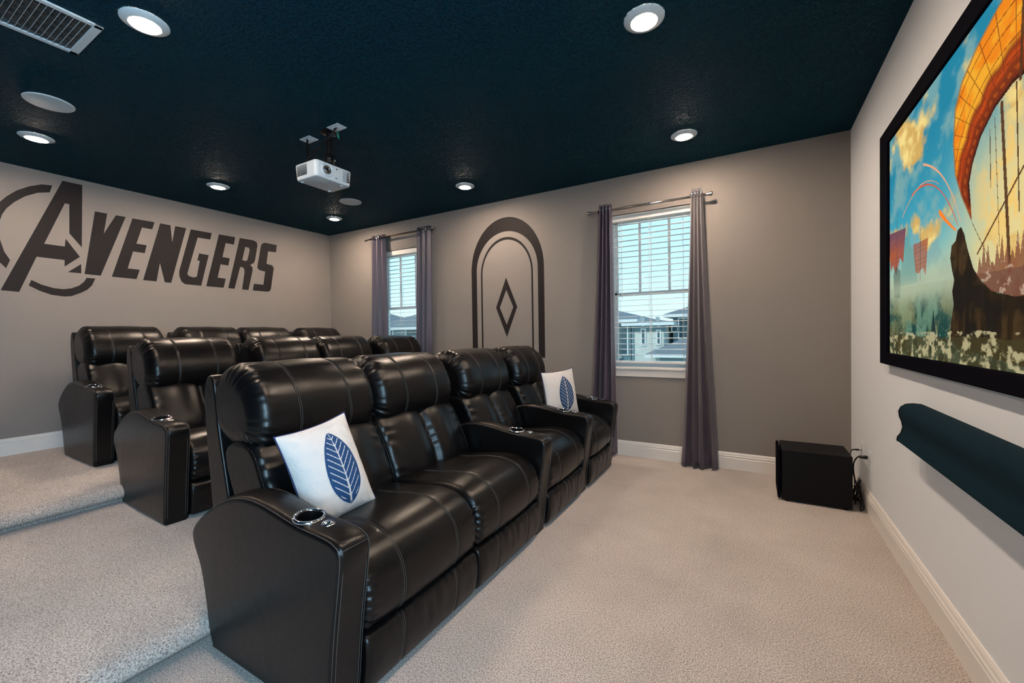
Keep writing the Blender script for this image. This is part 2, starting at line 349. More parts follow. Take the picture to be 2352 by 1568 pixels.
# ------------------------------------------------------------------ curtains and rods
def curtain(xt, xb, zt, zb, yc, folds, amp, label, phase=0.0, flare=1.0, grom=None, skew=0.0, puddle=0.0):
    t = empty('curtain', ((xb[0]+xb[1])/2, yc, zb)); tag(t, label, 'curtain', 'grey-violet curtain panels')
    ox, oy, oz = t.location; nu, nv = folds*20+1, 46
    V = []; F_ = []
    for j in range(nv):
        v = j/(nv-1); z = zt+(zb-zt)*v; g = v**1.25
        a0 = xt[0]+(xb[0]-xt[0])*g; a1 = xt[1]+(xb[1]-xt[1])*g
        am = amp*(0.85+flare*0.35*v)
        for i in range(nu):
            u = i/(nu-1); ph = 2*math.pi*folds*u+phase
            uu = u+0.012*math.sin(7*u+3*v)*v
            x = a0+(a1-a0)*uu + 0.35*am*math.sin(2*ph)*(0.2+.3*v)
            y = yc + am*math.sin(ph+0.5*v*math.sin(3.1*u*folds+1)) + 0.010*v*math.sin(2.3*folds*u+5*v+phase)
            y = min(y, YW-0.022)
            zz = z
            if puddle and v > 0.93: zz = z+0.0; y -= puddle*(v-0.93)/0.07*0.5*(1+math.sin(ph))*0.6
            V.append((x-ox+skew*v, y-oy, zz-oz+0.006*math.sin(ph)*v))
    for j in range(nv-1):
        for i in range(nu-1):
            a = j*nu+i; F_.append((a, a+1, a+nu+1, a+nu))
    o = mesh('fabric', V, F_, M_curtain, t, True)
    md = o.modifiers.new('thickness', 'SOLIDIFY'); md.thickness = 0.0025; md.offset = 0
    # stitched header hem
    hem = MB(); P = []
    for i in range(nu): vx = V[i + nu*2]; P.append((vx[0], vx[1]-0.002, vx[2]))
    hem.tube(P, 0.0012, 4); hem.obj('hem_stitching', M_curtain, t)
    # grommets where the fabric crosses the rod
    gz = zt-0.045
    for k in range(folds*2):
        u = (k*math.pi-phase % math.pi)/(2*math.pi*folds)
        if u < 0.01 or u > 0.99: continue
        x = xt[0]+(xt[1]-xt[0])*u
        g = MB(); ring = [(0, math.cos(a)*0.021, math.sin(a)*0.021) for a in np.linspace(0, 2*math.pi, 20, endpoint=False)]
        g.tube(ring, 0.0045, 8, closed=True); go = g.obj('grommet', M_chrome, t, True)
        go.location = (x-ox, 0, gz-oz)
        s = math.cos(2*math.pi*folds*u+phase); go.rotation_euler = (0, 0, R(-28 if s > 0 else 28))
    if grom:
        for gx, yy in grom:
            g = MB(); ring = [(math.cos(a)*0.023, 0, math.sin(a)*0.023) for a in np.linspace(0, 2*math.pi, 24, endpoint=False)]
            g.tube(ring, 0.0055, 8, closed=True); go = g.obj('grommet', M_chrome, t, True); go.location = (gx-ox, yy-oy, gz-oz)
    return t
YC = 4.030
curtain((-1.315, -1.185), (-1.455, -1.165), 2.462, 0.020, YC-0.01, 4, 0.036, 'grey curtain panel hanging on the corner side of the wide window, behind the front row', phase=0.6)
curtain((-0.470, -0.372), (-0.560, -0.262), 2.462, 0.012, YC-0.015, 4, 0.040, 'grey curtain panel hanging free beside the wide window, pooled on the carpet', phase=2.0, flare=1.6, puddle=0.09)
curtain((-4.570, -4.290), (-4.640, -4.265), 2.590, 0.272, YC+.018, 3, 0.022, 'grey curtain panel nearest the room corner, beside the far window', phase=1.2, grom=[(-4.375, YC-0.034)])
curtain((-3.725, -3.480), (-3.790, -3.520), 2.590, 0.272, YC+.018, 3, 0.022, 'grey curtain panel between the far window and the black wall painting', phase=2.6, grom=[(-3.545, YC-0.034)])
def rod(x0, x1, z, label, m):
    t = empty('curtain_rod', ((x0+x1)/2, YC, z)); tag(t, label, 'curtain rod', 'curtain rods')
    hx = (x1-x0)/2
    MB().tube([(-hx, 0, 0), (hx, 0, 0)], 0.0095, 14).obj('pole', m, t, True)
    MB().tube([(-hx+.25, 0, 0), (hx-.25, 0, 0)], 0.0112, 14).obj('sleeve', m, t, True)
    for s in (-1, 1):
        f = MB().lathe([(0.0, 0), (0.011, 0), (0.013, .004), (0.012, .02), (0.014, .026), (0.012, .030), (0.018, .044), (0.019, .050), (0.014, .054), (0, .055)], (s*hx, 0, 0), (s, 0, 0), 20)
        f.obj('finial', M_rod, t, True)
        b = MB(); xb = s*(hx-0.055)
        b.box((xb-.012, YW-YC-.006, -.045), (xb+.012, YW-YC-.0005, .03), .002)
        b.tube([(xb, YW-YC-.004, -.008), (xb, .02, -.010), (xb, .0, -.013)], .005, 8)
        b.tube([(xb, -.0125*math.cos(a), .0125*math.sin(a)) for a in np.linspace(-2.6, .9, 14)], .0035, 6)
        b.obj('bracket', M_rod_dark, t, True)
rod(-1.372, -0.350, 2.405, 'brushed metal curtain rod above the wide window', M_rod)
rod(-4.600, -3.470, 2.545, 'dark curtain rod above the far window by the corner', M_rod_dark)

# ------------------------------------------------------------------ wall lettering (paint on the rear wall)
LET = {
'A': [(1.3, 2.693), (1.432, 2.693), (1.415, 2.099), (1.334, 2.215), (1.34, 2.487), (1.311, 2.489), (1.171, 2.089), (1.301, 2.087), (1.309, 2.16), (1.4, 2.006), (1.296, 1.901), (1.297, 1.961), (1.122, 1.965), (1.013, 1.643), (0.909, 1.649)],
'V': [(1.515, 2.464), (1.604, 2.464), (1.574, 2.26), (1.669, 2.464), (1.744, 2.464), (1.542, 1.845), (1.428, 1.847)],
'E': [(1.798, 2.462), (1.981, 2.464), (1.96, 2.384), (1.873, 2.384), (1.824, 2.208), (1.908, 2.206), (1.89, 2.12), (1.795, 2.123), (1.748, 1.943), (1.845, 1.94), (1.816, 1.84), (1.624, 1.844)],
'N': [(2.03, 2.463), (2.122, 2.462), (2.134, 2.28), (2.165, 2.462), (2.269, 2.462), (2.114, 1.832), (2.056, 1.832), (2.018, 2.036), (1.984, 1.834), (1.87, 1.836)],
'G': [(2.313, 2.458), (2.525, 2.458), (2.507, 2.379), (2.379, 2.378), (2.267, 1.949), (2.282, 1.925), (2.327, 1.914), (2.36, 1.927), (2.394, 2.113), (2.369, 2.114), (2.389, 2.198), (2.487, 2.193), (2.402, 1.827), (2.244, 1.829), (2.211, 1.854), (2.191, 1.912), (2.191, 1.968)],
'E2': [(2.602, 2.459), (2.783, 2.461), (2.766, 2.366), (2.673, 2.368), (2.634, 2.194), (2.715, 2.190), (2.697, 2.100), (2.611, 2.103), (2.576, 1.940), (2.664, 1.936), (2.638, 1.825), (2.453, 1.826)],
'S': [(3.143, 2.458), (3.303, 2.455), (3.289, 2.356), (3.184, 2.353), (3.16, 2.186), (3.235, 2.174), (3.254, 2.144), (3.21, 1.863), (3.193, 1.83), (3.16, 1.82), (2.978, 1.821), (2.993, 1.908), (3.113, 1.906), (3.139, 2.08), (3.065, 2.092), (3.041, 2.116), (3.045, 2.154), (3.094, 2.409), (3.111, 2.441)]}
R_OUT = [(2.836, 2.461), (3.006, 2.462), (3.042, 2.442), (3.049, 2.406), (3.016, 2.219), (2.999, 2.174), (2.952, 2.141), (2.979, 2.118), (2.981, 2.076), (2.924, 1.822), (2.848, 1.823), (2.883, 2.043), (2.879, 2.084), (2.861, 2.101), (2.832, 2.101), (2.76, 1.823), (2.689, 1.825)]
R_HOLE = [(2.898, 2.361), (2.859, 2.191), (2.898, 2.183), (2.921, 2.2), (2.952, 2.326), (2.943, 2.358)]
ARC_TOP = [(1.234, 2.630), (1.168, 2.620), (1.092, 2.580), (1.018, 2.522), (0.961, 2.456), (0.923, 2.400), (0.868, 2.29), (0.838, 2.18), (0.835, 2.07), (0.866, 1.97), (0.900, 1.90), (0.944, 1.840), (0.968, 1.913), (0.937, 1.979), (0.918, 2.068), (0.909, 2.145), (0.915, 2.223), (0.933, 2.297), (0.959, 2.355), (1.002, 2.417), (1.066, 2.485), (1.141, 2.537), (1.216, 2.562)]
ARC_BOT = [(1.07, 1.704), (1.136, 1.662), (1.207, 1.632), (1.287, 1.623), (1.336, 1.630), (1.404, 1.669), (1.445, 1.700), (1.478, 1.745), (1.503, 1.812), (1.441, 1.813), (1.424, 1.774), (1.388, 1.733), (1.337, 1.703), (1.283, 1.690), (1.224, 1.694), (1.147, 1.719), (1.086, 1.755)]
wl = empty('wall_lettering', (XA, 2.05, 1.62)); tag(wl, 'black painted AVENGERS lettering with a ringed arrow A on the rear wall', 'wall lettering')
def flat_poly(polys, name, parent, fn, m, th=0.0012):
    bm = bmesh.new(); ed = []
    for p in polys:
        vs = [bm.verts.new(fn(a, b, th)) for a, b in p]; ed += [bm.edges.new((vs[i], vs[(i+1) % len(vs)])) for i in range(len(vs))]
    bmesh.ops.triangle_fill(bm, use_beauty=True, use_dissolve=False, edges=ed)
    ext = bmesh.ops.extrude_face_region(bm, geom=list(bm.faces)); d = Vector(fn(0, 0, 0))-Vector(fn(0, 0, th))
    for v in ext['geom']:
        if isinstance(v, bmesh.types.BMVert): v.co += d*0.95
    bmesh.ops.recalc_face_normals(bm, faces=bm.faces)
    me = bpy.data.meshes.new(name); bm.to_mesh(me); bm.free(); me.materials.append(m)
    return link(bpy.data.objects.new(name, me), parent)
fnr = lambda a, b, t: (t, a-2.05, b-1.62)
for k in ('A', 'V', 'E', 'N', 'G', 'E2', 'S'): flat_poly([LET[k]], 'letter', wl, fnr, M_black_paint)
flat_poly([R_OUT, R_HOLE], 'letter', wl, fnr, M_black_paint)
flat_poly([[(1.316, 1.852), (1.407, 1.939), (1.406, 1.851)]], 'arrow_piece', wl, fnr, M_black_paint)
flat_poly([ARC_TOP], 'ring_arc', wl, fnr, M_black_paint); flat_poly([ARC_BOT], 'ring_arc', wl, fnr, M_black_paint)

# ------------------------------------------------------------------ painted arch motif on the window wall (plain design)
wm = empty('wall_painting', (-2.45, YW, 1.0)); tag(wm, 'black painted arch motif with a diamond on the wall between the two windows', 'wall painting')
fnw = lambda a, b, t: (a+2.45, -t, b-1.0)
def arch(xc, hw_o, hw_i, zt_o, zt_i, zs, zb, n=40):
    o = [(xc-hw_o, zb)]+[(xc-hw_o*math.cos(a), zs+(zt_o-zs)*math.sin(a)) for a in np.linspace(0, math.pi, n)]+[(xc+hw_o, zb)]
    i = [(xc+hw_i, zb)]+[(xc+hw_i*math.cos(a), zs+(zt_i-zs)*math.sin(a)) for a in np.linspace(0, math.pi, n)]+[(xc-hw_i, zb)]
    return o+i
flat_poly([arch(-2.44, 0.480, 0.405, 2.545, 2.385, 1.95, 0.95)], 'arch_band', wm, fnw, M_black_paint)
flat_poly([arch(-2.44, 0.345, 0.325, 2.320, 2.290, 1.90, 0.95)], 'arch_band', wm, fnw, M_black_paint)
flat_poly([[(-2.44, 1.86), (-2.30, 1.52), (-2.44, 1.18), (-2.58, 1.52)], [(-2.44, 1.72), (-2.53, 1.52), (-2.44, 1.32), (-2.35, 1.52)]], 'diamond', wm, fnw, M_black_paint)
#__PART2__
# ------------------------------------------------------------------ leather recliners
def smooth_closed(P, it=3):
    P = np.array(P, float)
    for _ in range(it):
        Q = np.roll(P, -1, 0); P = np.stack([P*.75+Q*.25, P*.25+Q*.75], 1).reshape(-1, 2)
    return P
def resample(P, n, start=None):
    P = np.vstack([P, P[:1]]); d = np.r_[0, np.cumsum(np.linalg.norm(np.diff(P, axis=0), axis=1))]
    s = np.linspace(0, d[-1], n, endpoint=False)
    return np.c_[np.interp(s, d, P[:, 0]), np.interp(s, d, P[:, 1])]
def normals2(P):
    t = np.roll(P, -1, 0)-np.roll(P, 1, 0); t /= np.linalg.norm(t, axis=1)[:, None]+1e-9
    n = np.c_[t[:, 1], -t[:, 0]]
    A = 0.5*np.sum(P[:, 0]*np.roll(P[:, 1], -1)-np.roll(P[:, 0], -1)*P[:, 1])
    return n if A > 0 else -n
def loft(name, prof, y0, y1, r, npf, nlat, m, parent, disp=None, puff=0.0, sm=3):
    """closed side outline (x,z) swept across y0..y1 with rounded ends; disp(s, P, y) moves the surface along its normal"""
    P = resample(smooth_closed(prof, sm), npf); N = normals2(P)
    for _ in range(4): N = (np.roll(N, 1, 0)+N*2+np.roll(N, -1, 0))/4
    N /= np.linalg.norm(N, axis=1)[:, None]
    a = np.linspace(0, math.pi/2, 8)
    yl = y0+r*(1-np.cos(a[::1])); il = r*(1-np.sin(a))
    ym = np.linspace(y0+r, y1-r, nlat)[1:-1]
    ys = np.r_[yl, ym, (y0+y1)-yl[::-1]]; ins = np.r_[il, np.zeros(len(ym)), il[::-1]]
    s = np.arange(npf)/npf; yc, hw = (y0+y1)/2, (y1-y0)/2
    V = []
    for y, i_ in zip(ys, ins):
        d = np.full(npf, -i_)+puff*(1-((y-yc)/hw)**2)
        if disp is not None: d = d+disp(s, P, y)
        Q = P+N*d[:, None]; V.append(np.c_[Q[:, 0], np.full(npf, y), Q[:, 1]])
    k = len(ys); V = np.vstack(V)
    idx = np.arange(npf); nx = (idx+1) % npf; Fc = []
    for j in range(k-1):
        Fc += np.c_[j*npf+idx, j*npf+nx, (j+1)*npf+nx, (j+1)*npf+idx].tolist()
    Fc.append(list(range(npf))[::-1]); Fc.append([(k-1)*npf+i for i in range(npf)])
    o = mesh(name, V, Fc, m, parent, False); fixn(o)
    me = o.data; sm_ = np.ones(len(me.polygons), bool); sm_[-2:] = False; me.polygons.foreach_set('use_smooth', sm_.tolist())
    return o, P, N
def g(x, w): return np.exp(-(x/w)**2)

HW = 0.3125     # half width of a seat
ARM_P = [(-0.012, 0.006), (0.000, 0.12), (0.017, 0.276), (0.036, 0.40), (0.052, 0.50), (0.057, 0.550), (0.048, 0.572), (0.012, 0.588), (-0.06, 0.594), (-0.15, 0.598), (-0.25, 0.615), (-0.36, 0.634), (-0.46, 0.636), (-0.56, 0.616), (-0.65, 0.580), (-0.74, 0.528), (-0.825, 0.470), (-0.862, 0.420), (-0.845, 0.370), (-0.800, 0.310), (-0.775, 0.231), (-0.757, 0.154), (-0.742, 0.061), (-0.715, 0.006)]
AT = 0.120
def make_arm():
    # origin: outer low front corner; spans y 0..AT
    P0 = [(-0.012, 0.0), (-0.012, 0.0)]+ARM_P+[(-0.715, 0.0), (-0.715, 0.0)]
    def disp(s, P, y):
        top = 1/(1+np.exp(-(P[:, 1]-0.50)/0.02))
        e = 0.010*top*(1-((y-AT/2)/(AT/2))**2)          # the padded top is crowned
        side = g(y-0.010, .0022)+g(y-(AT-0.010), .0022)
        return e-0.0022*side*((P[:, 1] > 0.05)).astype(float)
    o, P, N = loft('armrest', P0, 0, AT, 0.016, 200, 34, M_leather, None, disp, sm=2)
    # drill the cup well
    cx, cyw = -0.165, AT/2-0.004
    cut = MB().lathe([(0.0, 0), (0.0425, 0), (0.0425, 0.2), (0.0, 0.2)], (cx, cyw, 0.545), (0.10, 0, 1), 40).obj('cutter', M_leather); fixn(cut)
    md = o.modifiers.new('b', 'BOOLEAN'); md.object = cut; md.operation = 'DIFFERENCE'; md.solver = 'EXACT'
    dg = bpy.context.evaluated_depsgraph_get(); me = bpy.data.meshes.new_from_object(o.evaluated_get(dg)); o.modifiers.clear()
    if len(me.polygons) > 3000: o.data = me
    bpy.data.objects.remove(cut)
    shade_auto(o, 50)
    # double stitch lines on the side edges, cross seam at the front corner
    mb = MB(); keep = [i for i in range(len(P)) if P[i, 1] > 0.03 and not (P[i, 0] < -0.70 and P[i, 1] < 0.40)]
    sp = [i for i in range(len(keep)-1) if keep[i+1]-keep[i] > 5]
    if sp: keep = keep[sp[0]+1:]+keep[:sp[0]+1]
    for y, off in ((0.0045, -0.002), (0.0155, 0.0012), (AT-0.0045, -0.002), (AT-0.0155, 0.0012)):
        mb.tube([(P[i, 0]+N[i, 0]*off, y, P[i, 1]+N[i, 1]*off+ (0.0015 if P[i,1]>.5 else 0)) for i in keep[::2]], 0.0013, 5)
    c = min(range(len(P)), key=lambda i: (P[i, 0]-0.050)**2+(P[i, 1]-0.570)**2)
    mb.tube([(P[c, 0]+N[c, 0]*(0.010*(1-((y-AT/2)/(AT/2))**2)+.0006), y, P[c, 1]+N[c, 1]*(0.010*(1-((y-AT/2)/(AT/2))**2)+.0006)) for y in np.linspace(0.006, AT-0.006, 14)], 0.0012, 5)
    tag(mb.obj('stitching', M_stitch, o), kind='stuff')
    ax = (0.10, 0, 1); zc = 0.6085
    cup = MB().lathe([(0.040, -0.075), (0.0415, 0.000), (0.0420, .004), (0.0450, .0075), (0.0500, .0070), (0.0525, .003), (0.0530, -.001), (0.050, -.003)], (cx, cyw, zc), ax, 40, 1)
    cup.lathe([(0.0, -0.0750), (0.040, -0.0750), (0.0415, -0.002)], (cx, cyw, zc+.0003), ax, 40, 0)
    cup.obj('cup_holder', [M_dark, M_chrome], o, True)
    bt = MB().lathe([(0.0215, -.004), (0.0215, .002), (0.019, .0045), (0.015, .005), (0.014, .0035), (0.012, .006), (0.006, .0078), (0, .008)], (-0.075, AT/2+.002, zc-.0055), ax, 28)
    for k in range(8):
        a = k*math.pi/4; bt.tube([(-0.075+.005*math.cos(a), AT/2+.002+.005*math.sin(a), zc+.0005), (-0.075+.0125*math.cos(a), AT/2+.002+.0125*math.sin(a), zc-.0015)], 0.0014, 5)
    bt.obj('recline_button', M_chrome, o, True)
    for gx_ in (-0.09, -0.66): MB().box((gx_, 0.012, -0.001), (gx_+.04, AT-0.012, 0.010)).obj('glide', M_black, o)
    return o
ARM = make_arm()

HEAD_P = [(-0.645, 0.752), (-0.600, 0.752), (-0.560, 0.785), (-0.542, 0.845), (-0.548, 0.920), (-0.580, 0.998), (-0.640, 1.062), (-0.720, 1.096), (-0.805, 1.094), (-0.880, 1.056), (-0.922, 0.985), (-0.925, 0.90), (-0.895, 0.82), (-0.84, 0.77), (-0.75, 0.74)]
LUMB_P = [(-0.500, 0.385), (-0.478, 0.440), (-0.490, 0.520), (-0.533, 0.610), (-0.580, 0.700), (-0.620, 0.765), (-0.680, 0.785), (-0.80, 0.78), (-0.87, 0.72), (-0.80, 0.55), (-0.70, 0.39), (-0.60, 0.36)]
SEAT_P = [(-0.62, 0.40), (-0.55, 0.452), (-0.44, 0.462), (-0.33, 0.474), (-0.22, 0.492), (-0.12, 0.492), (-0.040, 0.466), (0.010, 0.415), (0.030, 0.345), (0.026, 0.275), (0.000, 0.228), (-0.045, 0.208), (-0.20, 0.205), (-0.45, 0.20), (-0.62, 0.25)]
FOOT_P = [(-0.055, 0.205), (-0.020, 0.222), (0.014, 0.216), (0.030, 0.186), (0.030, 0.120), (0.020, 0.060), (0.004, 0.022), (-0.022, 0.012), (-0.055, 0.016), (-0.060, 0.10)]
SHELL_P = [(-0.76, 0.16), (-0.75, 0.45), (-0.79, 0.62), (-0.835, 0.80), (-0.855, 0.95), (-0.87, 1.035), (-0.905, 1.052), (-0.930, 1.035), (-0.950, 0.98), (-0.955, 0.90), (-0.935, 0.70), (-0.910, 0.50), (-0.870, 0.16)]
def make_seat():
    t = {}
    w = HW-0.004
    def d_head(s, P, y):
        e = HW-abs(y)
        wr = g(e-0.030, .042)*(0.0044*np.sin(2*math.pi*23*s+1.0+1.6*np.sin(2*math.pi*5*s)+3*math.copysign(1, y))+0.0030*np.sin(2*math.pi*37*s+y*30))*(0.55+0.45*np.sin(2*math.pi*3*s+1))*(0.2+0.8*(P[:, 0] > -0.80))
        seams = -0.0042*(g(y-0.125, .0045)+g(y+0.125, .0045))
        pf = 0.014*np.sqrt(max(0, 1-(y/HW)**2)) - 0.018*g(e, 0.035)
        lobes = 0.0015*math.sin((y+.31)*23)
        return np.full(len(s), seams+pf+lobes)+wr
    h, HP, HN = loft('headrest', HEAD_P, -w, w, 0.062, 210, 88, M_leather, None, d_head)
    def stitches(name, P, N, ys, cond, off, par):
        mb = MB()
        for y in ys:
            ids = [i for i in range(len(P)) if cond(P[i])]
            br = [i for i in range(len(ids)-1) if ids[i+1]-ids[i] > 3]
            if br: ids = ids[br[0]+1:]+ids[:br[0]+1]
            for dy in (-0.0042, 0.0042):
                mb.tube([(P[i, 0]+N[i, 0]*off(y), y+dy, P[i, 1]+N[i, 1]*off(y)) for i in ids[::2]], 0.0009, 4)
        return tag(mb.obj('stitching', M_stitch, par), kind='stuff')
    stitches('s', HP, HN, (-0.125, 0.125), lambda p: p[0] > -0.88 and p[1] > 0.79, lambda y: 0.014*math.sqrt(1-(y/HW)**2)-0.0009, h)
    def d_lumb(s, P, y):
        front = 1/(1+np.exp(-(P[:, 0]-(-0.66))/0.03)); z = P[:, 1]
        c = -0.036*g(y-0.012, .026) + 0.024*(g(y-0.12, .085)+g(y+0.11, .085))
        e = HW-abs(y)
        cr = g(y-0.030, .032)*0.0026*np.sin(z*105+1+2*np.sin(z*31))*(z < 0.68) + g(e-0.03, .04)*0.0026*np.sin(z*95+y*20+2*np.sin(z*27))
        side = -0.014*g(e, .03)
        return (c+side)*front+cr*front
    l, LP, LN = loft('lumbar_cushion', LUMB_P, -w, w, 0.026, 130, 90, M_leather, None, d_lumb)
    for y in (-w+0.003, w-0.003):
        pipe = MB()
        ids = [i for i in range(len(LP)) if LP[i, 0] > -0.66]
        br = [i for i in range(len(ids)-1) if ids[i+1]-ids[i] > 3]
        if br: ids = ids[br[0]+1:]+ids[:br[0]+1]
        pipe.tube([(LP[i, 0]-LN[i, 0]*0.017, y, LP[i, 1]-LN[i, 1]*0.017) for i in ids[::2]], 0.0026, 6)
        pipe.obj('piping', M_leather, l, True)
    def d_seat(s, P, y):
        e = HW-abs(y)
        seams = -0.0045*(g(y-0.150, .0050)+g(y+0.150, .0050))
        crown = 0.012*(1-(y/HW)**2)
        low = (P[:, 0] > -0.02)*(P[:, 1] < 0.42)
        wr = g(e-0.015, .028)*0.0052*np.sin(P[:, 1]*190+2*y*9)*low
        return np.full(len(s), seams+crown-0.010*g(e, .02))+wr
    s_, SP, SN = loft('seat_cushion', SEAT_P, -w, w, 0.028, 190, 72, M_leather, None, d_seat)
    stitches('s', SP, SN, (-0.150, 0.150), lambda p: p[0] > -0.45 and p[1] > 0.22, lambda y: 0.012*(1-(y/HW)**2)-0.0012, s_)
    def d_foot(s, P, y):
        e = HW-abs(y); fr = (P[:, 0] > -0.01)
        seams = -0.0042*(g(y-0.150, .0045)+g(y+0.150, .0045))*fr
        up_ = np.clip((P[:, 1]-0.05)/0.17, 0, 1)
        fold = 0.0013*up_*(np.sin(y*83+P[:, 1]*12+2*np.sin(y*19))+0.9*np.sin(y*47+2-P[:, 1]*20))*fr
        puck = 0.0030*g(P[:, 1]-0.212, .018)*np.sin(y*150)*g(abs(abs(y)-0.15), .06)
        return np.full(len(s), -0.006*g(e, .02))+seams+fold+puck
    f, FP, FN = loft('footrest', FOOT_P, -w+0.002, w-0.002, 0.014, 90, 150, M_leather, None, d_foot)
    stitches('s', FP, FN, (-0.150, 0.150), lambda p: p[0] > 0.004 and p[1] > 0.03, lambda y: -0.0015, f)
    sh, _, _ = loft('back_shell', SHELL_P, -w-.001, w+.001, 0.010, 100, 12, M_leather, None)
    b = MB().box((-0.80, -w+.01, 0.022), (-0.06, w-.01, 0.205), 0.004)
    for sx_ in (-0.75, -0.10):
        for yy in (-w+.05, w-.05): b.lathe([(0.0, -.022), (0.018, -.022), (0.018, 0.0), (0.012, .003)], (sx_, yy, 0.022), (0, 0, 1), 12)
    base = b.obj('base', M_black)
    return [h, l, s_, f, sh, base]
SEAT = make_seat()
TEMPL = SEAT+[ARM]
def copy_part(o, parent, loc=(0, 0, 0), sc_=(1, 1, 1)):
    c = o.copy(); sc.collection.objects.link(c); c.parent = parent; c.location = loc; c.scale = sc_
    for ch in list(o.children):
        d = ch.copy(); sc.collection.objects.link(d); d.parent = c; d.matrix_parent_inverse = Matrix()
    return c
def recliner(xf, y0, y1, z, arms, label, group, rz=0.0, pivot=(0, 0)):
    """arms: list of 'near'/'far' with the seat itself spanning y0..y1 along the row; xf is the front of the arm foot"""
    yc = (y0+y1)/2; px, py = pivot; ca, sa = math.cos(rz), math.sin(rz)
    dx, dy = xf-px, yc-py; X, Y = px+dx*ca-dy*sa, py+dx*sa+dy*ca
    t = empty('recliner', (X, Y, z), rz); tag(t, label, 'recliner', group)
    ky = (y1-y0)/(2*HW)
    for p in SEAT: copy_part(p, t, (-0.055 if p in (SEAT[0], SEAT[4]) else 0, 0, -0.006 if p == SEAT[0] else 0), (1, ky, 1))
    for a in arms:
        copy_part(ARM, t, (0, (y0-yc-AT) if a == 'near' else (y1-yc), 0), (1, 1, 1))
    return t
G1, G2, G3 = 'black leather recliners in the front row', 'black leather recliners on the middle platform', 'black leather recliners against the rear wall'
X1 = -1.120
recliner(X1, 0.920, 1.565, 0, ['near'], 'black leather recliner at the near end of the front row, holding a tilted white cushion', G1)
recliner(X1, 1.565, 2.210, 0, ['far'], 'cushionless black leather recliner joined directly to the front-row one with a white cushion', G1)
recliner(X1, 2.330, 2.965, 0, ['far'], 'cushionless black leather front-row recliner with an armrest on each side', G1)
recliner(X1, 3.085, 3.640, 0, ['far'], 'black leather recliner at the window end of the front row, holding a white cushion', G1)
def row(xf, ys, z, grp, names, rz=0.0, wseat=0.585, at=AT):
    y = ys+at; piv = (xf, ys)
    recliner(xf, y, y+wseat, z, ['near'], names[0], grp, rz, piv); y += wseat+at
    recliner(xf, y, y+wseat, z, ['near'], names[1], grp, rz, piv); y += wseat
    recliner(xf, y, y+wseat, z, ['far'], names[2], grp, rz, piv); y += wseat+at
    recliner(xf, y, y+wseat, z, ['far'], names[3], grp, rz, piv)
row(-2.965, 1.070, Z1, G2, ['black leather recliner on the lower platform, its armrest side panel in full view',
    'black leather recliner in the middle row, headrest showing directly beyond the nearest front headrest',
    'black leather recliner in the middle row, third headrest from the open end',
    'black leather recliner in the middle row whose headrest overlaps the far curtains'], rz=R(-2.2), wseat=0.600)
row(-4.360, 1.145, Z2, G3, ['black leather recliner of the rear row standing free at its open end',
    'black leather recliner in the rear row, second headrest from the open end',
    'black leather recliner in the rear row, third headrest from the open end',
    'black leather recliner in the rear row tucked by the room corner'], rz=R(-0.6), wseat=0.592)
for o in TEMPL:
    for ch in list(o.children): bpy.data.objects.remove(ch)
    bpy.data.objects.remove(o)

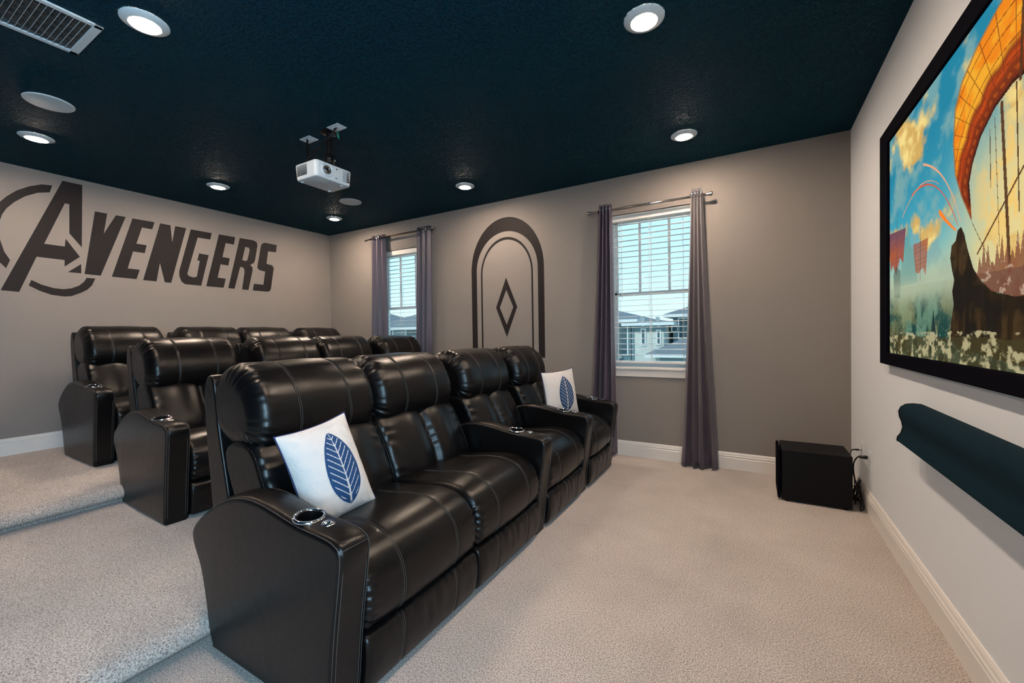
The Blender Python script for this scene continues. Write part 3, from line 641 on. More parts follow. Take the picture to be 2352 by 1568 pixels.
# ------------------------------------------------------------------ throw cushions
def cushion(tl, tr, br, thick, label):
    tl, tr, br = map(Vector, (tl, tr, br)); bl = tl+(br-tr); c = (tl+br)/2
    U = (tr-tl); Vv = (tl-bl); wU, wV = U.length/2, Vv.length/2
    U.normalize(); Vv = (Vv-U*Vv.dot(U)).normalized(); Nn = U.cross(Vv)   # faces the room
    t = empty('throw_cushion', c); tag(t, label, 'cushion', 'white throw cushions')
    n = 61
    def S(u, v, side):
        k = 1-0.075*(1-u*u)*abs(v)**3*1.0; kk = 1-0.075*(1-v*v)*abs(u)**3
        h = max(0, (1-abs(u)**2.4))**0.62*max(0, (1-abs(v)**2.4))**0.62*thick
        h += 0.0022*math.sin(u*23+v*6)*(1-abs(u)**4)*(1-abs(v)**4)*(abs(v)**2)+0.002*math.sin(v*21+u*5)*(1-abs(v)**4)*(1-abs(u)**4)*abs(u)**2
        return U*(u*wU*kk)+Vv*(v*wV*k)+Nn*(h*side)
    us = [math.sin(a) for a in np.linspace(-math.pi/2, math.pi/2, n)]
    V = []; Fc = []
    for side in (1, -1):
        b = len(V)
        for v in us:
            for u in us: V.append(S(u, v, side))
        for j in range(n-1):
            for i in range(n-1):
                a = b+j*n+i; q = (a, a+1, a+n+1, a+n); Fc.append(q if side == 1 else q[::-1])
    cv = mesh('cover', V, Fc, M_white_cloth, t, True)
    ed = [(u, -1) for u in us]+[(1, v) for v in us[1:]]+[(u, 1) for u in us[::-1][1:]]+[(-1, v) for v in us[::-1][1:-1]]
    MB().tube([S(u, v, 1) for u, v in ed], 0.0034, 6, closed=True).obj('piping', M_navy, t, True)
    # blue leaf print (plain design), laid on the front cloth
    nu_, nv_ = 120, 190; u0, u1, v0, v1 = -0.42, 0.62, -0.78, 0.74; V = []; Fc = []
    for j in range(nv_+1):
        for i in range(nu_+1):
            V.append(S(u0+(u1-u0)*i/nu_, v0+(v1-v0)*j/nv_, 1)+Nn*0.0009)
    for j in range(nv_):
        for i in range(nu_):
            a = (i+.5)/nu_*2-1; b = (j+.5)/nv_*2-1
            wleaf = 0.86*(max(0, 1-abs(b)**2.3))**0.85*(1-0.18*b)
            inside = abs(a) < wleaf
            vein = abs(a) < 0.028*(1.3-b*.6)
            q = (b-abs(a)*0.55)*5.2; side_v = abs(q-round(q)) < 0.085 and abs(a) < wleaf*0.84 and -0.8 < b < 0.86
            stem = abs(a-0.10*(b+1)) < 0.030 and b < -0.9
            if (inside and not vein and not side_v) or stem:
                k = j*(nu_+1)+i; Fc.append((k, k+1, k+nu_+2, k+nu_+1))
    used = sorted({i for f in Fc for i in f}); mp = {a: b for b, a in enumerate(used)}
    mesh('leaf_print', [V[i] for i in used], [[mp[i] for i in f] for f in Fc], M_print, t, True)
    MB().tube([U*(wU*.98)-Vv*(wV*.93)+Nn*0, U*(wU*1.01)-Vv*(wV*.96)-Vv*.012], 0.002, 5).obj('zip_pull', M_chrome, t)
    return t
cushion((-1.600, 0.925, 0.825), (-1.600, 1.245, 0.868), (-1.465, 1.300, 0.478), 0.078, 'white cushion with blue print leaning beside the largest armrest at the near end')
cushion((-1.530, 3.040, 0.880), (-1.410, 3.430, 0.895), (-1.320, 3.530, 0.515), 0.055, 'white cushion with blue print on the recliner closest to the window curtain')

# ------------------------------------------------------------------ projection screen with its picture
SY0, SY1, SZ0, SZ1, XF = 0.95, 2.93, 1.079, 2.191, XS-0.040
ps = empty('projection_screen', (XS, (SY0+SY1)/2, SZ0-.063)); tag(ps, 'wall-mounted projection screen in a wide black velvet frame showing a painted sailing ship', 'screen')
oy_, oz_ = ps.location.y, ps.location.z
def bar(a, b, name):
    o = MB().box(a, b, 0.006).obj(name, M_frame, ps); return o
fb = 0.146; ft_ = 0.064
for nm, (a, b) in {'a': ((-0.040, SY1-oy_-0.002, SZ0-ft_-oz_), (-0.001, SY1+fb-oy_, SZ1+0.082-oz_)), 'b': ((-0.040, SY0-fb-oy_, SZ0-ft_-oz_), (-0.001, SY0-oy_, SZ1+0.082-oz_)),
                   'c': ((-0.040, SY0-oy_, SZ1-oz_), (-0.001, SY1-oy_, SZ1+0.082-oz_)), 'd': ((-0.040, SY0-oy_, SZ0-ft_-oz_), (-0.001, SY1-oy_, SZ0-oz_))}.items(): bar(a, b, 'frame_bar')

def fbm(nx, ny, fx, fy, oct_, seed):
    r = np.random.RandomState(seed); out = np.zeros((ny, nx)); amp = 1; tot = 0
    X, Y = np.meshgrid(np.linspace(0, 1, nx), np.linspace(0, 1, ny))
    for k in range(oct_):
        a, b = int(fx*2**k)+2, int(fy*2**k)+2; G = r.rand(b+1, a+1)
        gx, gy = X*(a-1), Y*(b-1); ix, iy = gx.astype(int), gy.astype(int); tx, ty = gx-ix, gy-iy
        tx, ty = tx*tx*(3-2*tx), ty*ty*(3-2*ty)
        out += amp*((G[iy, ix]*(1-tx)+G[iy, ix+1]*tx)*(1-ty)+(G[iy+1, ix]*(1-tx)+G[iy+1, ix+1]*tx)*ty); tot += amp; amp *= 0.55
    return out/tot
def picture(nx, ny):
    U, V = np.meshgrid((np.arange(nx)+.5)/nx, (np.arange(ny)+.5)/ny)
    def mixc(C, col, a): a = np.clip(a, 0, 1)[..., None]; return C*(1-a)+np.array(col)*a
    def ss(x, a, b): t = np.clip((x-a)/(b-a), 0, 1); return t*t*(3-2*t)
    def inpoly(P):
        P = np.array(P); ins = np.zeros(U.shape, bool); j = len(P)-1
        for i in range(len(P)):
            yi, yj = P[i, 1], P[j, 1]
            c = ((yi > V) != (yj > V)) & (U < (P[j, 0]-P[i, 0])*(V-yi)/(yj-yi+1e-12)+P[i, 0]); ins ^= c; j = i
        return ins
    def seg(a, b, w):
        a, b = np.array(a), np.array(b); d = b-a; t = np.clip(((U-a[0])*d[0]+(V-a[1])*d[1])/(d@d), 0, 1)
        asp = 1.78
        return np.hypot((U-a[0]-t*d[0])*asp, V-a[1]-t*d[1]) < w
    n1 = fbm(nx, ny, 7, 5, 6, 3); n2 = fbm(nx, ny, 12, 9, 5, 9); n3 = fbm(nx, ny, 60, 50, 4, 5); n4 = fbm(nx, ny, 30, 14, 4, 21)
    C = np.zeros(U.shape+(3,)); C[:] = (0.02, 0.32, 0.46)
    C = mixc(C, (0.13, 0.52, 0.62), ss(1-V, .1, .65)); C = mixc(C, (0.52, 0.66, 0.50), ss(1-V, .45, .75))
    C = mixc(C, (0.30, 0.50, 0.50), ss(n2, .42, .66)*.8)
    C = mixc(C, (0.90, 0.74, 0.36), ss(U, .33, .62)*ss(1-V, .2, .5)*.9)
    cl = ss(n1+0.34*np.exp(-(((U-.16)/.13)**2+((V-.86)/.14)**2))+.10*np.exp(-(((U-.45)/.1)**2+((V-1)/.2)**2)), .58, .74)
    C = mixc(C, (0.80, 0.52, 0.16), cl*.9); C = mixc(C, (0.95, 0.78, 0.35), cl*ss(n2, .5, .68))
    C = mixc(C, (0.98, 0.66, 0.22), ss(n4, .52, .66)*ss(U, .44, .60)*ss(.62-abs(V-.5), .3, .55)*.7)
    # sea
    hz = 0.30-0.06*U; sea = V < hz
    d = np.clip((hz-V)/.3, 0, 1)
    S = np.zeros_like(C); S[:] = (0.16, 0.30, 0.22); S = mixc(S, (0.015, 0.10, 0.09), ss(n4, .38, .60)); S = mixc(S, (0.40, 0.38, 0.18), ss(n2, .48, .68)*.5)
    S = mixc(S, (0.05, 0.045, 0.012), ss(d, .35, 1)*ss(n2, .40, .6))
    ridge = 1-abs(n3-.5)*7; S = mixc(S, (0.62, 0.56, 0.34), ss(1-abs(n4-.5)*9-.35*abs(n3-.5), .55, 1.0)*ss(d, .45, 1.0)*.75); S = mixc(S, (0.55, 0.52, 0.34), ss(ridge, .80, 1.0)*ss(d, .35, .9)*.5); S = mixc(S, (0.42, 0.50, 0.42), ss(ridge, .85, 1.0)*.5)
    C = np.where(sea[..., None], S, C)
    C = mixc(C, (0.55, 0.60, 0.45), np.exp(-((V-hz)/.075)**2)*.75*(U < .45))
    # misty headland and two small ships under red square sails
    C = mixc(C, (0.22, 0.42, 0.38), (inpoly([(.09, .30), (.11, .44), (.135, .50), (.15, .56), (.165, .47), (.20, .42), (.22, .30)]))*.6)
    for P, k in (([(-.01, .565), (.135, .545), (.115, .40), (.09, .43), (.055, .36), (.03, .41), (.01, .385)], 1.0), ([(.188, .455), (.283, .452), (.268, .315), (.250, .35), (.225, .33), (.205, .34)], .8)):
        m = inpoly(P); C = mixc(C, (0.52, 0.11, 0.05), m*k*.85); C = mixc(C, (0.16, 0.12, 0.22), m*ss(V, .42, .56)*.7*k)
        C = mixc(C, (.08, .05, .05), m*((np.modf(U*90)[0] < .12) | (np.modf(V*60)[0] < .10))*.35)
    C = mixc(C, (0.10, 0.16, 0.14), inpoly([(.035, .36), (.055, .40), (.095, .37), (.09, .25), (.04, .26)])*.6)
    for a, b in (((.062, .36), (.068, .64)), ((.235, .30), (.237, .50))): C = mixc(C, (.12, .10, .09), seg(a, b, .0022)*.8)
    C = mixc(C, (0.50, 0.58, 0.44), np.exp(-((V-.285)/.035)**2)*.6*(U < .40))
    # fiery trails
    def arcs(p0, p1, p2, w, col):
        nonlocal C
        pts = [((1-t)**2*np.array(p0)+2*t*(1-t)*np.array(p1)+t*t*np.array(p2)) for t in np.linspace(0, 1, 18)]
        for i in range(17): C = mixc(C, col, seg(pts[i], pts[i+1], w*(0.4+i/26))*.85)
    arcs((.43, .44), (.33, .70), (.18, .66), .0045, (0.75, 0.14, 0.05)); arcs((.44, .45), (.38, .66), (.255, .74), .0050, (0.95, 0.50, 0.28)); arcs((.34, .62), (.24, .73), (.11, .60), .0032, (0.90, 0.42, 0.25)); arcs((.42, .43), (.38, .47), (.345, .52), .0095, (1.0, 0.32, 0.04))
    # great curling sail
    so_l = [(.80, 1.10), (.626, .985), (.566, .965), (.497, .930), (.441, .880), (.414, .819), (.407, .713), (.415, .61), (.442, .527), (.484, .430)]
    si_l = [(.479, .496), (.474, .55), (.486, .60), (.515, .66), (.560, .705), (.610, .725), (.70, .72), (.85, .66)]
    sail = inpoly(so_l+si_l+[(.9, .66), (.9, 1.1)])
    C = mixc(C, (0.92, 0.33, 0.015), sail*1.0)
    rad = np.hypot((U-.62)*1.3, V-.56)
    C = mixc(C, (0.95, 0.55, 0.06), sail*ss(n2, .45, .62)*.8); dm = np.full(U.shape, 9.0)
    for i in range(len(si_l)-1):
        a, b = np.array(si_l[i]), np.array(si_l[i+1]); d_ = b-a; tt = np.clip(((U-a[0])*d_[0]+(V-a[1])*d_[1])/(d_@d_), 0, 1)
        dm = np.minimum(dm, np.hypot((U-a[0]-tt*d_[0])*1.78, V-a[1]-tt*d_[1]))
    C = mixc(C, (0.24, 0.022, 0.006), sail*ss(.115-dm, .0, .03)*.93); C = mixc(C, (0.70, 0.13, 0.012), sail*np.exp(-((dm-.070)/.014)**2)*.8)
    C = mixc(C, (0.60, 0.16, 0.02), sail*np.exp(-((dm-.032)/.007)**2)*(np.sin(U*260+V*170) > -.2)*.7); C = mixc(C, (0.05, 0.008, 0.004), sail*ss(.018-dm, .0, .012)*.9)
    C = mixc(C, (0.20, 0.04, 0.01), sail*((np.modf(rad*22)[0] < .09) | (np.modf((np.arctan2(V-.56, U-.62)+7)*7)[0] < .055))*.65)
    edge = inpoly([(u+.006, v-.006) for u, v in so_l]+si_l+[(.9, .66), (.9, 1.1)]); C = mixc(C, (0.35, 0.25, 0.15), (sail & ~edge)*.8)
    # mast, stays and hull
    for a, b, ww in (((.58, .70), (.604, .26), .0075), ((.545, .66), (.548, .50), .002), ((.62, .72), (.628, .40), .003), ((.66, .72), (.64, .25), .002), ((.56, .68), (.575, .33), .0014), ((.505, .33), (.66, .53), .0038), ((.64, 1.0), (.63, .72), .006), ((.484, .43), (.56, .27), .0014)):
        C = mixc(C, (0.14, 0.06, 0.025), seg(a, b, ww)*.95)
    hull = inpoly([(.442, .432), (.428, .425), (.420, .395), (.402, .385), (.396, .345), (.405, .30), (.414, .27), (.405, .235), (.412, .19), (.400, .13), (.396, .075), (.44, .055), (.56, .03), (.75, .0), (1.0, .0), (1.0, .22), (.80, .20), (.63, .19), (.57, .205), (.52, .245), (.49, .29), (.468, .355), (.455, .405)])
    C = mixc(C, (0.045, 0.026, 0.010), hull*1.0); C = mixc(C, (0.11, 0.070, 0.028), hull*ss(fbm(nx, ny, 60, 8, 4, 8), .45, .7)*.8); C = mixc(C, (0.012, 0.012, 0.012), hull*ss(n2, .5, .66)*.8)
    crew = inpoly([(.50, .27)]+[(x, .27+.07*(.3+abs(math.sin(i*2.7)))*(1 if i % 2 else .25)) for i, x in enumerate(np.linspace(.505, .99, 70))]+[(1, .2), (.62, .19), (.55, .215)])
    C = mixc(C, (0.30, 0.12, 0.08), crew*.85); C = mixc(C, (0.65, 0.50, 0.38), crew*ss(n3, .58, .66)*.7)
    spike = inpoly([(.312, .185), (.302, .12), (.306, .03), (.33, .035), (.325, .10)]); C = mixc(C, (0.02, 0.06, 0.07), spike*.95)
    C = mixc(C, (0.10, 0.085, 0.035), (V < .070+.03*n2)*.75); C = mixc(C, (0.66, 0.60, 0.38), ss(n3, .50, .66)*(V < .085+.03*n1)*.75)
    return np.clip(C, 0, 1)**1.28*0.96
nx, ny = 720, 404
pic = picture(nx, ny)
gx, gz = np.meshgrid(np.linspace(SY1, SY0, nx+1), np.linspace(SZ0, SZ1, ny+1))
me = bpy.data.meshes.new('picture'); nv_ = (nx+1)*(ny+1)
co_ = np.stack([np.full_like(gx, -0.028), gx-oy_, gz-oz_], -1).reshape(-1, 3)
I, J = np.meshgrid(np.arange(nx), np.arange(ny)); a_ = (J*(nx+1)+I).ravel()
fc = np.stack([a_, a_+1, a_+nx+2, a_+nx+1], -1)
me.vertices.add(nv_); me.vertices.foreach_set('co', co_.ravel()); me.loops.add(fc.size); me.loops.foreach_set('vertex_index', fc.ravel())
me.polygons.add(len(fc)); me.polygons.foreach_set('loop_start', np.arange(len(fc))*4)
me.update(calc_edges=True); at_ = me.color_attributes.new('picture_colour', 'FLOAT_COLOR', 'CORNER')
cc = np.concatenate([pic.reshape(-1, 3), np.ones((nx*ny, 1))], 1); at_.data.foreach_set('color', np.repeat(cc, 4, 0).ravel())
M_pic = bpy.data.materials.new('lit_screen_picture'); M_pic.use_nodes = True; t = M_pic.node_tree; b = t.nodes['Principled BSDF']
an = t.nodes.new('ShaderNodeAttribute'); an.attribute_name = 'picture_colour'
b.inputs['Base Color'].default_value = (.008, .008, .008, 1); b.inputs['Roughness'].default_value = 0.9; b.inputs['Specular IOR Level'].default_value = 0.05
t.links.new(an.outputs['Color'], b.inputs['Emission Color']); b.inputs['Emission Strength'].default_value = 0.74
me.materials.append(M_pic); link(bpy.data.objects.new('picture', me), ps)
MB().box((-0.026, SY0-oy_-.01, SZ0-oz_-.01), (-0.012, SY1-oy_+.01, SZ1-oz_+.01)).obj('backing', M_frame, ps)

# wall speaker bar under the screen
sb = empty('speaker_bar', (XS, 1.94, 0.68)); tag(sb, 'long dark fabric-covered speaker bar mounted on the white wall below the screen', 'speaker')
pr = [(-0.002, 0.0), (-0.075, 0.004), (-0.086, 0.012), (-0.084, 0.03), (-0.072, 0.05), (-0.066, 0.075), (-0.070, 0.10), (-0.078, 0.125), (-0.080, 0.15), (-0.072, 0.17), (-0.055, 0.184), (-0.03, 0.188), (-0.002, 0.186)]
o = MB().prism(pr, lambda a, b, t: (a, t, b), -0.600, 0.600).obj('grille_cover', M_grille, sb); fixn(o); shade_auto(o, 40)
for s in (-1, 1):
    o = MB().prism([(a*1.02-.0005, b*1.0) for a, b in pr], lambda a, b, t: (a, t, b), s*0.598, s*0.607).obj('end_cap', M_black, sb); fixn(o)
    MB().lathe([(0.0, .006), (0.010, .006), (0.012, 0), (0.012, -.004)], (-0.030, s*0.607, 0.105), (0, s, 0), 16).obj('screw_cap', M_black, sb, True)

# ------------------------------------------------------------------ subwoofer with its leads, wall plates
sw = empty('subwoofer', (0.370, 3.655, 0)); tag(sw, 'black box subwoofer on the carpet in the corner by the white wall', 'subwoofer')
MB().box((-0.196, -0.160, 0.012), (0.198, 0.160, 0.362), 0.003).obj('cabinet', M_subm, sw)
MB().box((-0.222, -0.156, 0.018), (-0.203, 0.156, 0.358), 0.006).obj('grille', M_frame, sw)
MB().box((0.1985, -0.11, 0.05), (0.203, 0.11, 0.30), 0.002).obj('amplifier_plate', M_black, sw)
for a in (-1, 1):
    for b_y in (-1, 1): MB().lathe([(0.0, 0), (0.016, 0), (0.018, .012), (0, .0125)], (a*0.165, b_y*0.13, 0), (0, 0, 1), 14).obj('foot', M_black, sw, True)
def wall_plate(y, z, label, hy, hz, kind):
    t = empty('wall_plate', (XS, y, z)); tag(t, label, 'outlet', 'wall plates by the subwoofer')
    MB().box((-0.006, -hy, -hz), (-0.0005, hy, hz), 0.002).obj('plate', M_white_pl, t)
    if kind == 'outlet':
        for s in (-1, 1):
            b = MB(); b.box((-0.0085, -0.017, s*.026-.017), (-0.005, .017, s*.026+.017), .0015).obj('socket', M_white_pl, t)
            h = MB()
            for q in (-.0065, .0065): h.box((-0.0088, q-.001, s*.026-.002), (-0.0084, q+.001, s*.026+.008))
            h.obj('slot', M_dark, t)
    else:
        MB().lathe([(0.0, .010), (0.004, .010), (0.005, .002), (0.008, 0)], (-0.006, 0, 0), (-1, 0, 0), 14).obj('jack', M_rod, t, True)
wall_plate(3.722, 0.365, 'white wall plate closer to the room corner, with a thin lead plugged in', 0.036, 0.058, 'jack')
wall_plate(3.492, 0.350, 'white wall outlet closer to the camera, with the thicker black plug', 0.038, 0.060, 'outlet')
def bez(P, n=40):
    P = [Vector(p) for p in P]; out = []
    for i in range(len(P)-1):
        p0, p1, p2, p3 = P[max(i-1, 0)], P[i], P[i+1], P[min(i+2, len(P)-1)]
        for k in range(n//(len(P)-1)+1):
            t = k/(n//(len(P)-1)+1)
            out.append(0.5*((2*p1)+(p2-p0)*t+(2*p0-5*p1+4*p2-p3)*t*t+(3*p1-3*p2+p3-p0)*t**3))
    out.append(P[-1]); return out
def cable(name, P, r, label, plug):
    t = empty(name, P[0]); tag(t, label, 'cable', 'leads behind the subwoofer'); o0 = Vector(P[0])
    MB().tube([p-o0 for p in bez(P, 60)], r, 7).obj('lead', M_black, t, True)
    if plug: MB().tube([(-.004, 0, 0), (-.016, 0, 0), (-.030, 0, -.001), (-.045, 0, -.004)], [plug, plug*1.05, plug*.8, r*1.3], 10).obj('plug', M_black, t, True)
cable('signal_lead', [(XS-0.017, 3.722, 0.365), (XS-0.060, 3.715, 0.360), (XS-0.080, 3.69, 0.29), (XS-0.060, 3.64, 0.18), (XS-0.070, 3.60, 0.10), (XS-0.062, 3.66, 0.03), (XS-0.085, 3.70, 0.15)], 0.0028, 'thin black lead curving from the corner wall plate to the subwoofer', 0.006)
cable('power_cord', [(XS-0.014, 3.492, 0.372), (XS-0.060, 3.500, 0.372), (XS-0.082, 3.53, 0.31), (XS-0.070, 3.56, 0.20), (XS-0.040, 3.57, 0.10), (XS-0.030, 3.52, 0.03), (XS-0.050, 3.52, 0.010), (XS-0.040, 3.57, 0.05), (XS-0.085, 3.62, 0.10)], 0.0042, 'thicker black power cord plugged into the wall outlet beside the subwoofer', 0.012)
t = empty('coiled_cable', (XS-0.062, 3.55, 0.006)); tag(t, 'black coil of spare cable hanging bundled behind the subwoofer', 'cable')
mb = MB()
for k in range(6):
    r0 = 0.020+0.003*k
    mb.tube([(0.002+0.004*math.sin(k*2.1)+math.cos(a)*(0.012+.002*k), math.sin(a)*r0*0.9+0.006*math.cos(k*1.7), 0.112+math.cos(a+k*.5)*(0.085-.006*k)+.01*math.sin(k)) for a in np.linspace(0, 2*math.pi, 30, endpoint=False)], 0.0028, 6, closed=True)
mb.obj('loops', M_black, t, True); MB().tube([(math.cos(a)*.018, math.sin(a)*.022, 0.125) for a in np.linspace(0, 2*math.pi, 16, endpoint=False)], .004, 6, closed=True).obj('cable_tie', M_black, t, True)

# ------------------------------------------------------------------ projector under the ceiling
PZ0, PZ1 = 2.335, 2.448
pj = empty('projector', (-2.735, 2.000, PZ0)); tag(pj, 'white ceiling-mounted projector facing the screen', 'projector')
hx, hy, ph = 0.125, 0.152, PZ1-PZ0
bm = bmesh.new(); bmesh.ops.create_cube(bm, size=1)
for v in bm.verts:
    v.co = Vector((v.co.x*2*hx, v.co.y*2*hy, (v.co.z+.5)*ph))
    if v.co.z < 0.001: v.co.x *= 0.93; v.co.y *= 0.96
vert_e = [e for e in bm.edges if abs(e.verts[0].co.z-e.verts[1].co.z) > .05]
bmesh.ops.bevel(bm, geom=vert_e, offset=0.030, segments=5, profile=0.5, affect='EDGES')
bmesh.ops.bevel(bm, geom=[e for e in bm.edges if (all(v.co.z < .001 for v in e.verts) or all(v.co.z > ph-.001 for v in e.verts)) and len(e.link_faces) == 2], offset=0.010, segments=3, profile=0.5, affect='EDGES')
me = bpy.data.meshes.new('casing'); bm.to_mesh(me); bm.free(); me.materials.append(M_white_pl); o = link(bpy.data.objects.new('casing', me), pj); shade_auto(o, 40)
def recess(name, prof, c, ax, m, par, n=36): return MB().lathe(prof, c, ax, n).obj(name, m, par, True)
ly = -0.062
lens = recess('lens_surround', [(0.047, -.006), (0.047, .002), (0.044, .0035), (0.040, .001), (0.026, -.016), (0.024, -.020)], (hx+.0005, ly, 0.062), (1, 0, 0), M_white_pl, pj)
recess('lens_barrel', [(0.030, -.010), (0.030, .0022), (0.026, .0034), (0.025, .001), (0.021, .001), (0.020, .003), (0.016, .003), (0.015, 0.000), (0.012, 0.0)], (hx+.0006, ly, 0.062), (1, 0, 0), M_rod, lens)
recess('lens_glass', [(0.0, .004), (0.007, .0035), (0.012, .0022), (0.014, .0005)], (hx+.001, ly, 0.062), (1, 0, 0), mat('dark_lens_glass', (.006, .008, .012), .05, coat=1), lens)
v_ = MB()
for i in range(9):
    for j in range(7):
        x0 = -0.088+i*0.0125; z0 = 0.026+j*0.0105
        v_.box((x0, -hy-.0004, z0), (x0+.0075, -hy+.004, z0+.006))
v_.obj('side_vent_holes', M_dark, pj)
v_ = MB()
for j in range(7): v_.box((hx-.004, 0.070+.0, 0.022+j*.0115), (hx+.0004, 0.100, 0.0255+j*.0115))
v_.obj('front_vent_slots', mat('grey_vent_shadow', (.22, .23, .24), .5), pj)
v_ = MB()
for i in range(3):
    for j in range(7): v_.box((hx-.006, 0.104+i*.008, 0.022+j*.0115), (hx+.0004, 0.109+i*.008, 0.0285+j*.0115))
v_.obj('front_vent_holes', M_dark, pj)
MB().box((0.042, -0.085, -0.0006), (0.092, -0.015, 0.002), 0.0008).obj('lens_shift_cover', mat('bright_white_plastic', (.85, .86, .87), .3), pj)
MB().box((hx-.002, 0.012, 0.085), (hx+.0012, 0.021, 0.094), .0005).obj('sensor_window', M_dark, pj)
MB().box((hx-.002, 0.005, 0.018), (hx+.0008, 0.022, 0.028), .0005).obj('label_plate', mat('grey_label', (.35, .37, .4), .5), pj)
for fx_, fy_ in ((-0.09, -0.11), (-0.09, 0.11), (0.08, 0.09)): recess('adjustable_foot', [(0.0, -.005), (0.011, -.005), (0.012, .001)], (fx_, fy_, 0.0), (0, 0, 1), M_white_pl, pj, 18)
mt = empty('projector_mount', (-2.745, 2.060, H)); tag(mt, 'black metal pole mount holding the projector to the ceiling', 'mount')
recess('ceiling_flange', [(0.0, -.008), (0.030, -.008), (0.062, -.004), (0.066, 0)], (0, 0, 0), (0, 0, 1), M_black, mt)
recess('pole', [(0.021, -.175), (0.021, -.008)], (0, 0, 0), (0, 0, 1), M_black, mt, 20)
recess('clamp', [(0.0, -.232), (0.032, -.232), (0.034, -.226), (0.034, -.172), (0.030, -.166), (0.021, -.166)], (0, 0, 0), (0, 0, 1), M_black, mt, 24)
for yy in (-.022, .022): recess('bolt', [(0.0, .004), (0.006, .004), (0.006, -.003)], (0.030, yy, -0.205), (1, 0, 0), M_chrome, mt, 8)
dz = PZ1-H
b = MB(); b.box((-.045, -.075, dz-.000), (.045, .045, dz+.008), .002)
for a1, a2 in (((0, -.02), (.10, .06)), ((0, -.02), (-.10, .05)), ((0, -.02), (.07, -.16)), ((0, -.02), (-.08, -.16))): b.tube([(a1[0], a1[1], dz+.012), ((a1[0]+a2[0])/2, (a1[1]+a2[1])/2, dz+.012), (a2[0], a2[1], dz+.004)], .0085, 6)
b.lathe([(0.0, .0), (0.028, .0), (0.024, .060), (0, .060)], (0, 0, dz+.004), (0, 0, 1), 20)
b.obj('bracket', M_black, mt)
def ceiling_plate(x, y, label):
    t = empty('ceiling_plate', (x, y, H)); tag(t, label, 'wall plate', 'square plates beside the projector mount')
    MB().box((-0.060, -0.040, -0.006), (0.060, 0.040, -0.0003), 0.002).obj('plate', M_white_pl, t)
    MB().box((-0.034, -0.017, -0.0085), (0.034, 0.017, -0.005), 0.001).obj('insert', M_white_pl, t)
ceiling_plate(-2.625, 2.035, 'square white ceiling plate on the screen side of the projector mount')
ceiling_plate(-2.965, 2.045, 'square white ceiling plate on the rear side of the projector mount')
def ccable(P, r, label, extra=None):
    t = empty('ceiling_cable', P[0]); tag(t, label, 'cable', 'cables from ceiling to projector'); o0 = Vector(P[0])
    MB().tube([p-o0 for p in bez(P, 50)], r, 7).obj('lead', M_black, t, True)
    if extra: MB().tube([Vector(p)-o0 for p in extra], .006, 8).obj('green_sleeve', M_green, t, True)
ccable([(-2.965, 2.030, H-.008), (-2.962, 2.028, H-.10), (-2.958, 2.020, H-.17), (-2.935, 1.985, H-.25), (-2.868, 1.96, H-.32)], .0075, 'straight black cable dropping from the rear-side ceiling plate')
ccable([(-2.630, 2.025, H-.008), (-2.650, 2.012, H-.06), (-2.72, 1.990, H-.11), (-2.83, 1.975, H-.17), (-2.93, 1.98, H-.21), (-2.925, 1.955, H-.265), (-2.868, 1.94, H-.33)], .006, 'black cable bundle looping from the screen-side ceiling plate to the projector', extra=[(-2.622, 2.035, H-.03), (-2.612, 2.035, H-.06), (-2.608, 2.037, H-.085)])
ccable([(-2.618, 2.028, H-.008), (-2.66, 2.000, H-.07), (-2.74, 1.982, H-.125), (-2.85, 1.968, H-.19), (-2.90, 1.965, H-.25), (-2.868, 1.925, H-.315)], .0045, 'thinner black cable twisted along the bundle from the screen-side plate')

# ------------------------------------------------------------------ recessed downlights, ceiling speakers, air vent
def downlight(x, y, label):
    t = empty('downlight', (x, y, H)); tag(t, label, 'ceiling light', 'round recessed downlights')
    MB().lathe([(0.095, -.0004), (0.0955, -.004), (0.092, -.007), (0.080, -.0125), (0.066, -.0175), (0.062, -.0180), (0.0595, -.0150), (0.058, -.010)], (0, 0, 0), (0, 0, 1), 48).obj('trim_ring', M_white_metal, t, True)
    MB().lathe([(0.0, -.0235), (0.020, -.0232), (0.038, -.0220), (0.050, -.0195), (0.0575, -.0155), (0.059, -.0125)], (0, 0, 0), (0, 0, 1), 40).obj('lens', M_lens, t, True)
for x, y, lb in ((-2.533, 0.893, 'round downlight beside the slotted air vent'), (-0.453, 2.124, 'round downlight in the open ceiling, largest toward the screen'),
                 (-4.644, 0.963, 'round downlight near the rear wall above the ringed letter A'), (-4.634, 2.186, 'round downlight near the rear wall above the middle of the lettering'),
                 (-4.661, 3.548, 'round downlight in the rear corner, smallest in view'), (-2.553, 3.507, 'round downlight above the painted arch'),
                 (-0.457, 3.520, 'round downlight above the wide window by the white wall')):
    downlight(x, y, lb)
downlight(-0.455, 0.890, 'round downlight over the aisle beside the photographer')

def cspeaker(x, y, label):
    t = empty('ceiling_speaker', (x, y, H)); tag(t, label, 'speaker', 'round ceiling speakers')
    MB().lathe([(0.0, -.0085), (0.085, -.0080), (0.110, -.0065)], (0, 0, 0), (0, 0, 1), 48).obj('grille', mat('white_perforated_metal', (.60, .68, .72), .5, bump=(900, .5, .001)), t, True)
    MB().lathe([(0.108, -.0066), (0.113, -.0075), (0.117, -.004), (0.118, -.0004)], (0, 0, 0), (0, 0, 1), 48).obj('rim', M_white_metal, t, True)
cspeaker(-3.901, 0.869, 'flat round ceiling speaker between the air vent and the rear wall'); cspeaker(-3.941, 3.216, 'flat round ceiling speaker beyond the projector')
vt = empty('air_vent', (-2.93, 0.52, H)); tag(vt, 'white slotted ceiling air vent with a shiny duct behind its blades', 'vent')
x0, x1, y0, y1 = -0.190, 0.190, -0.290, 0.285; bx, by = 0.028, 0.034
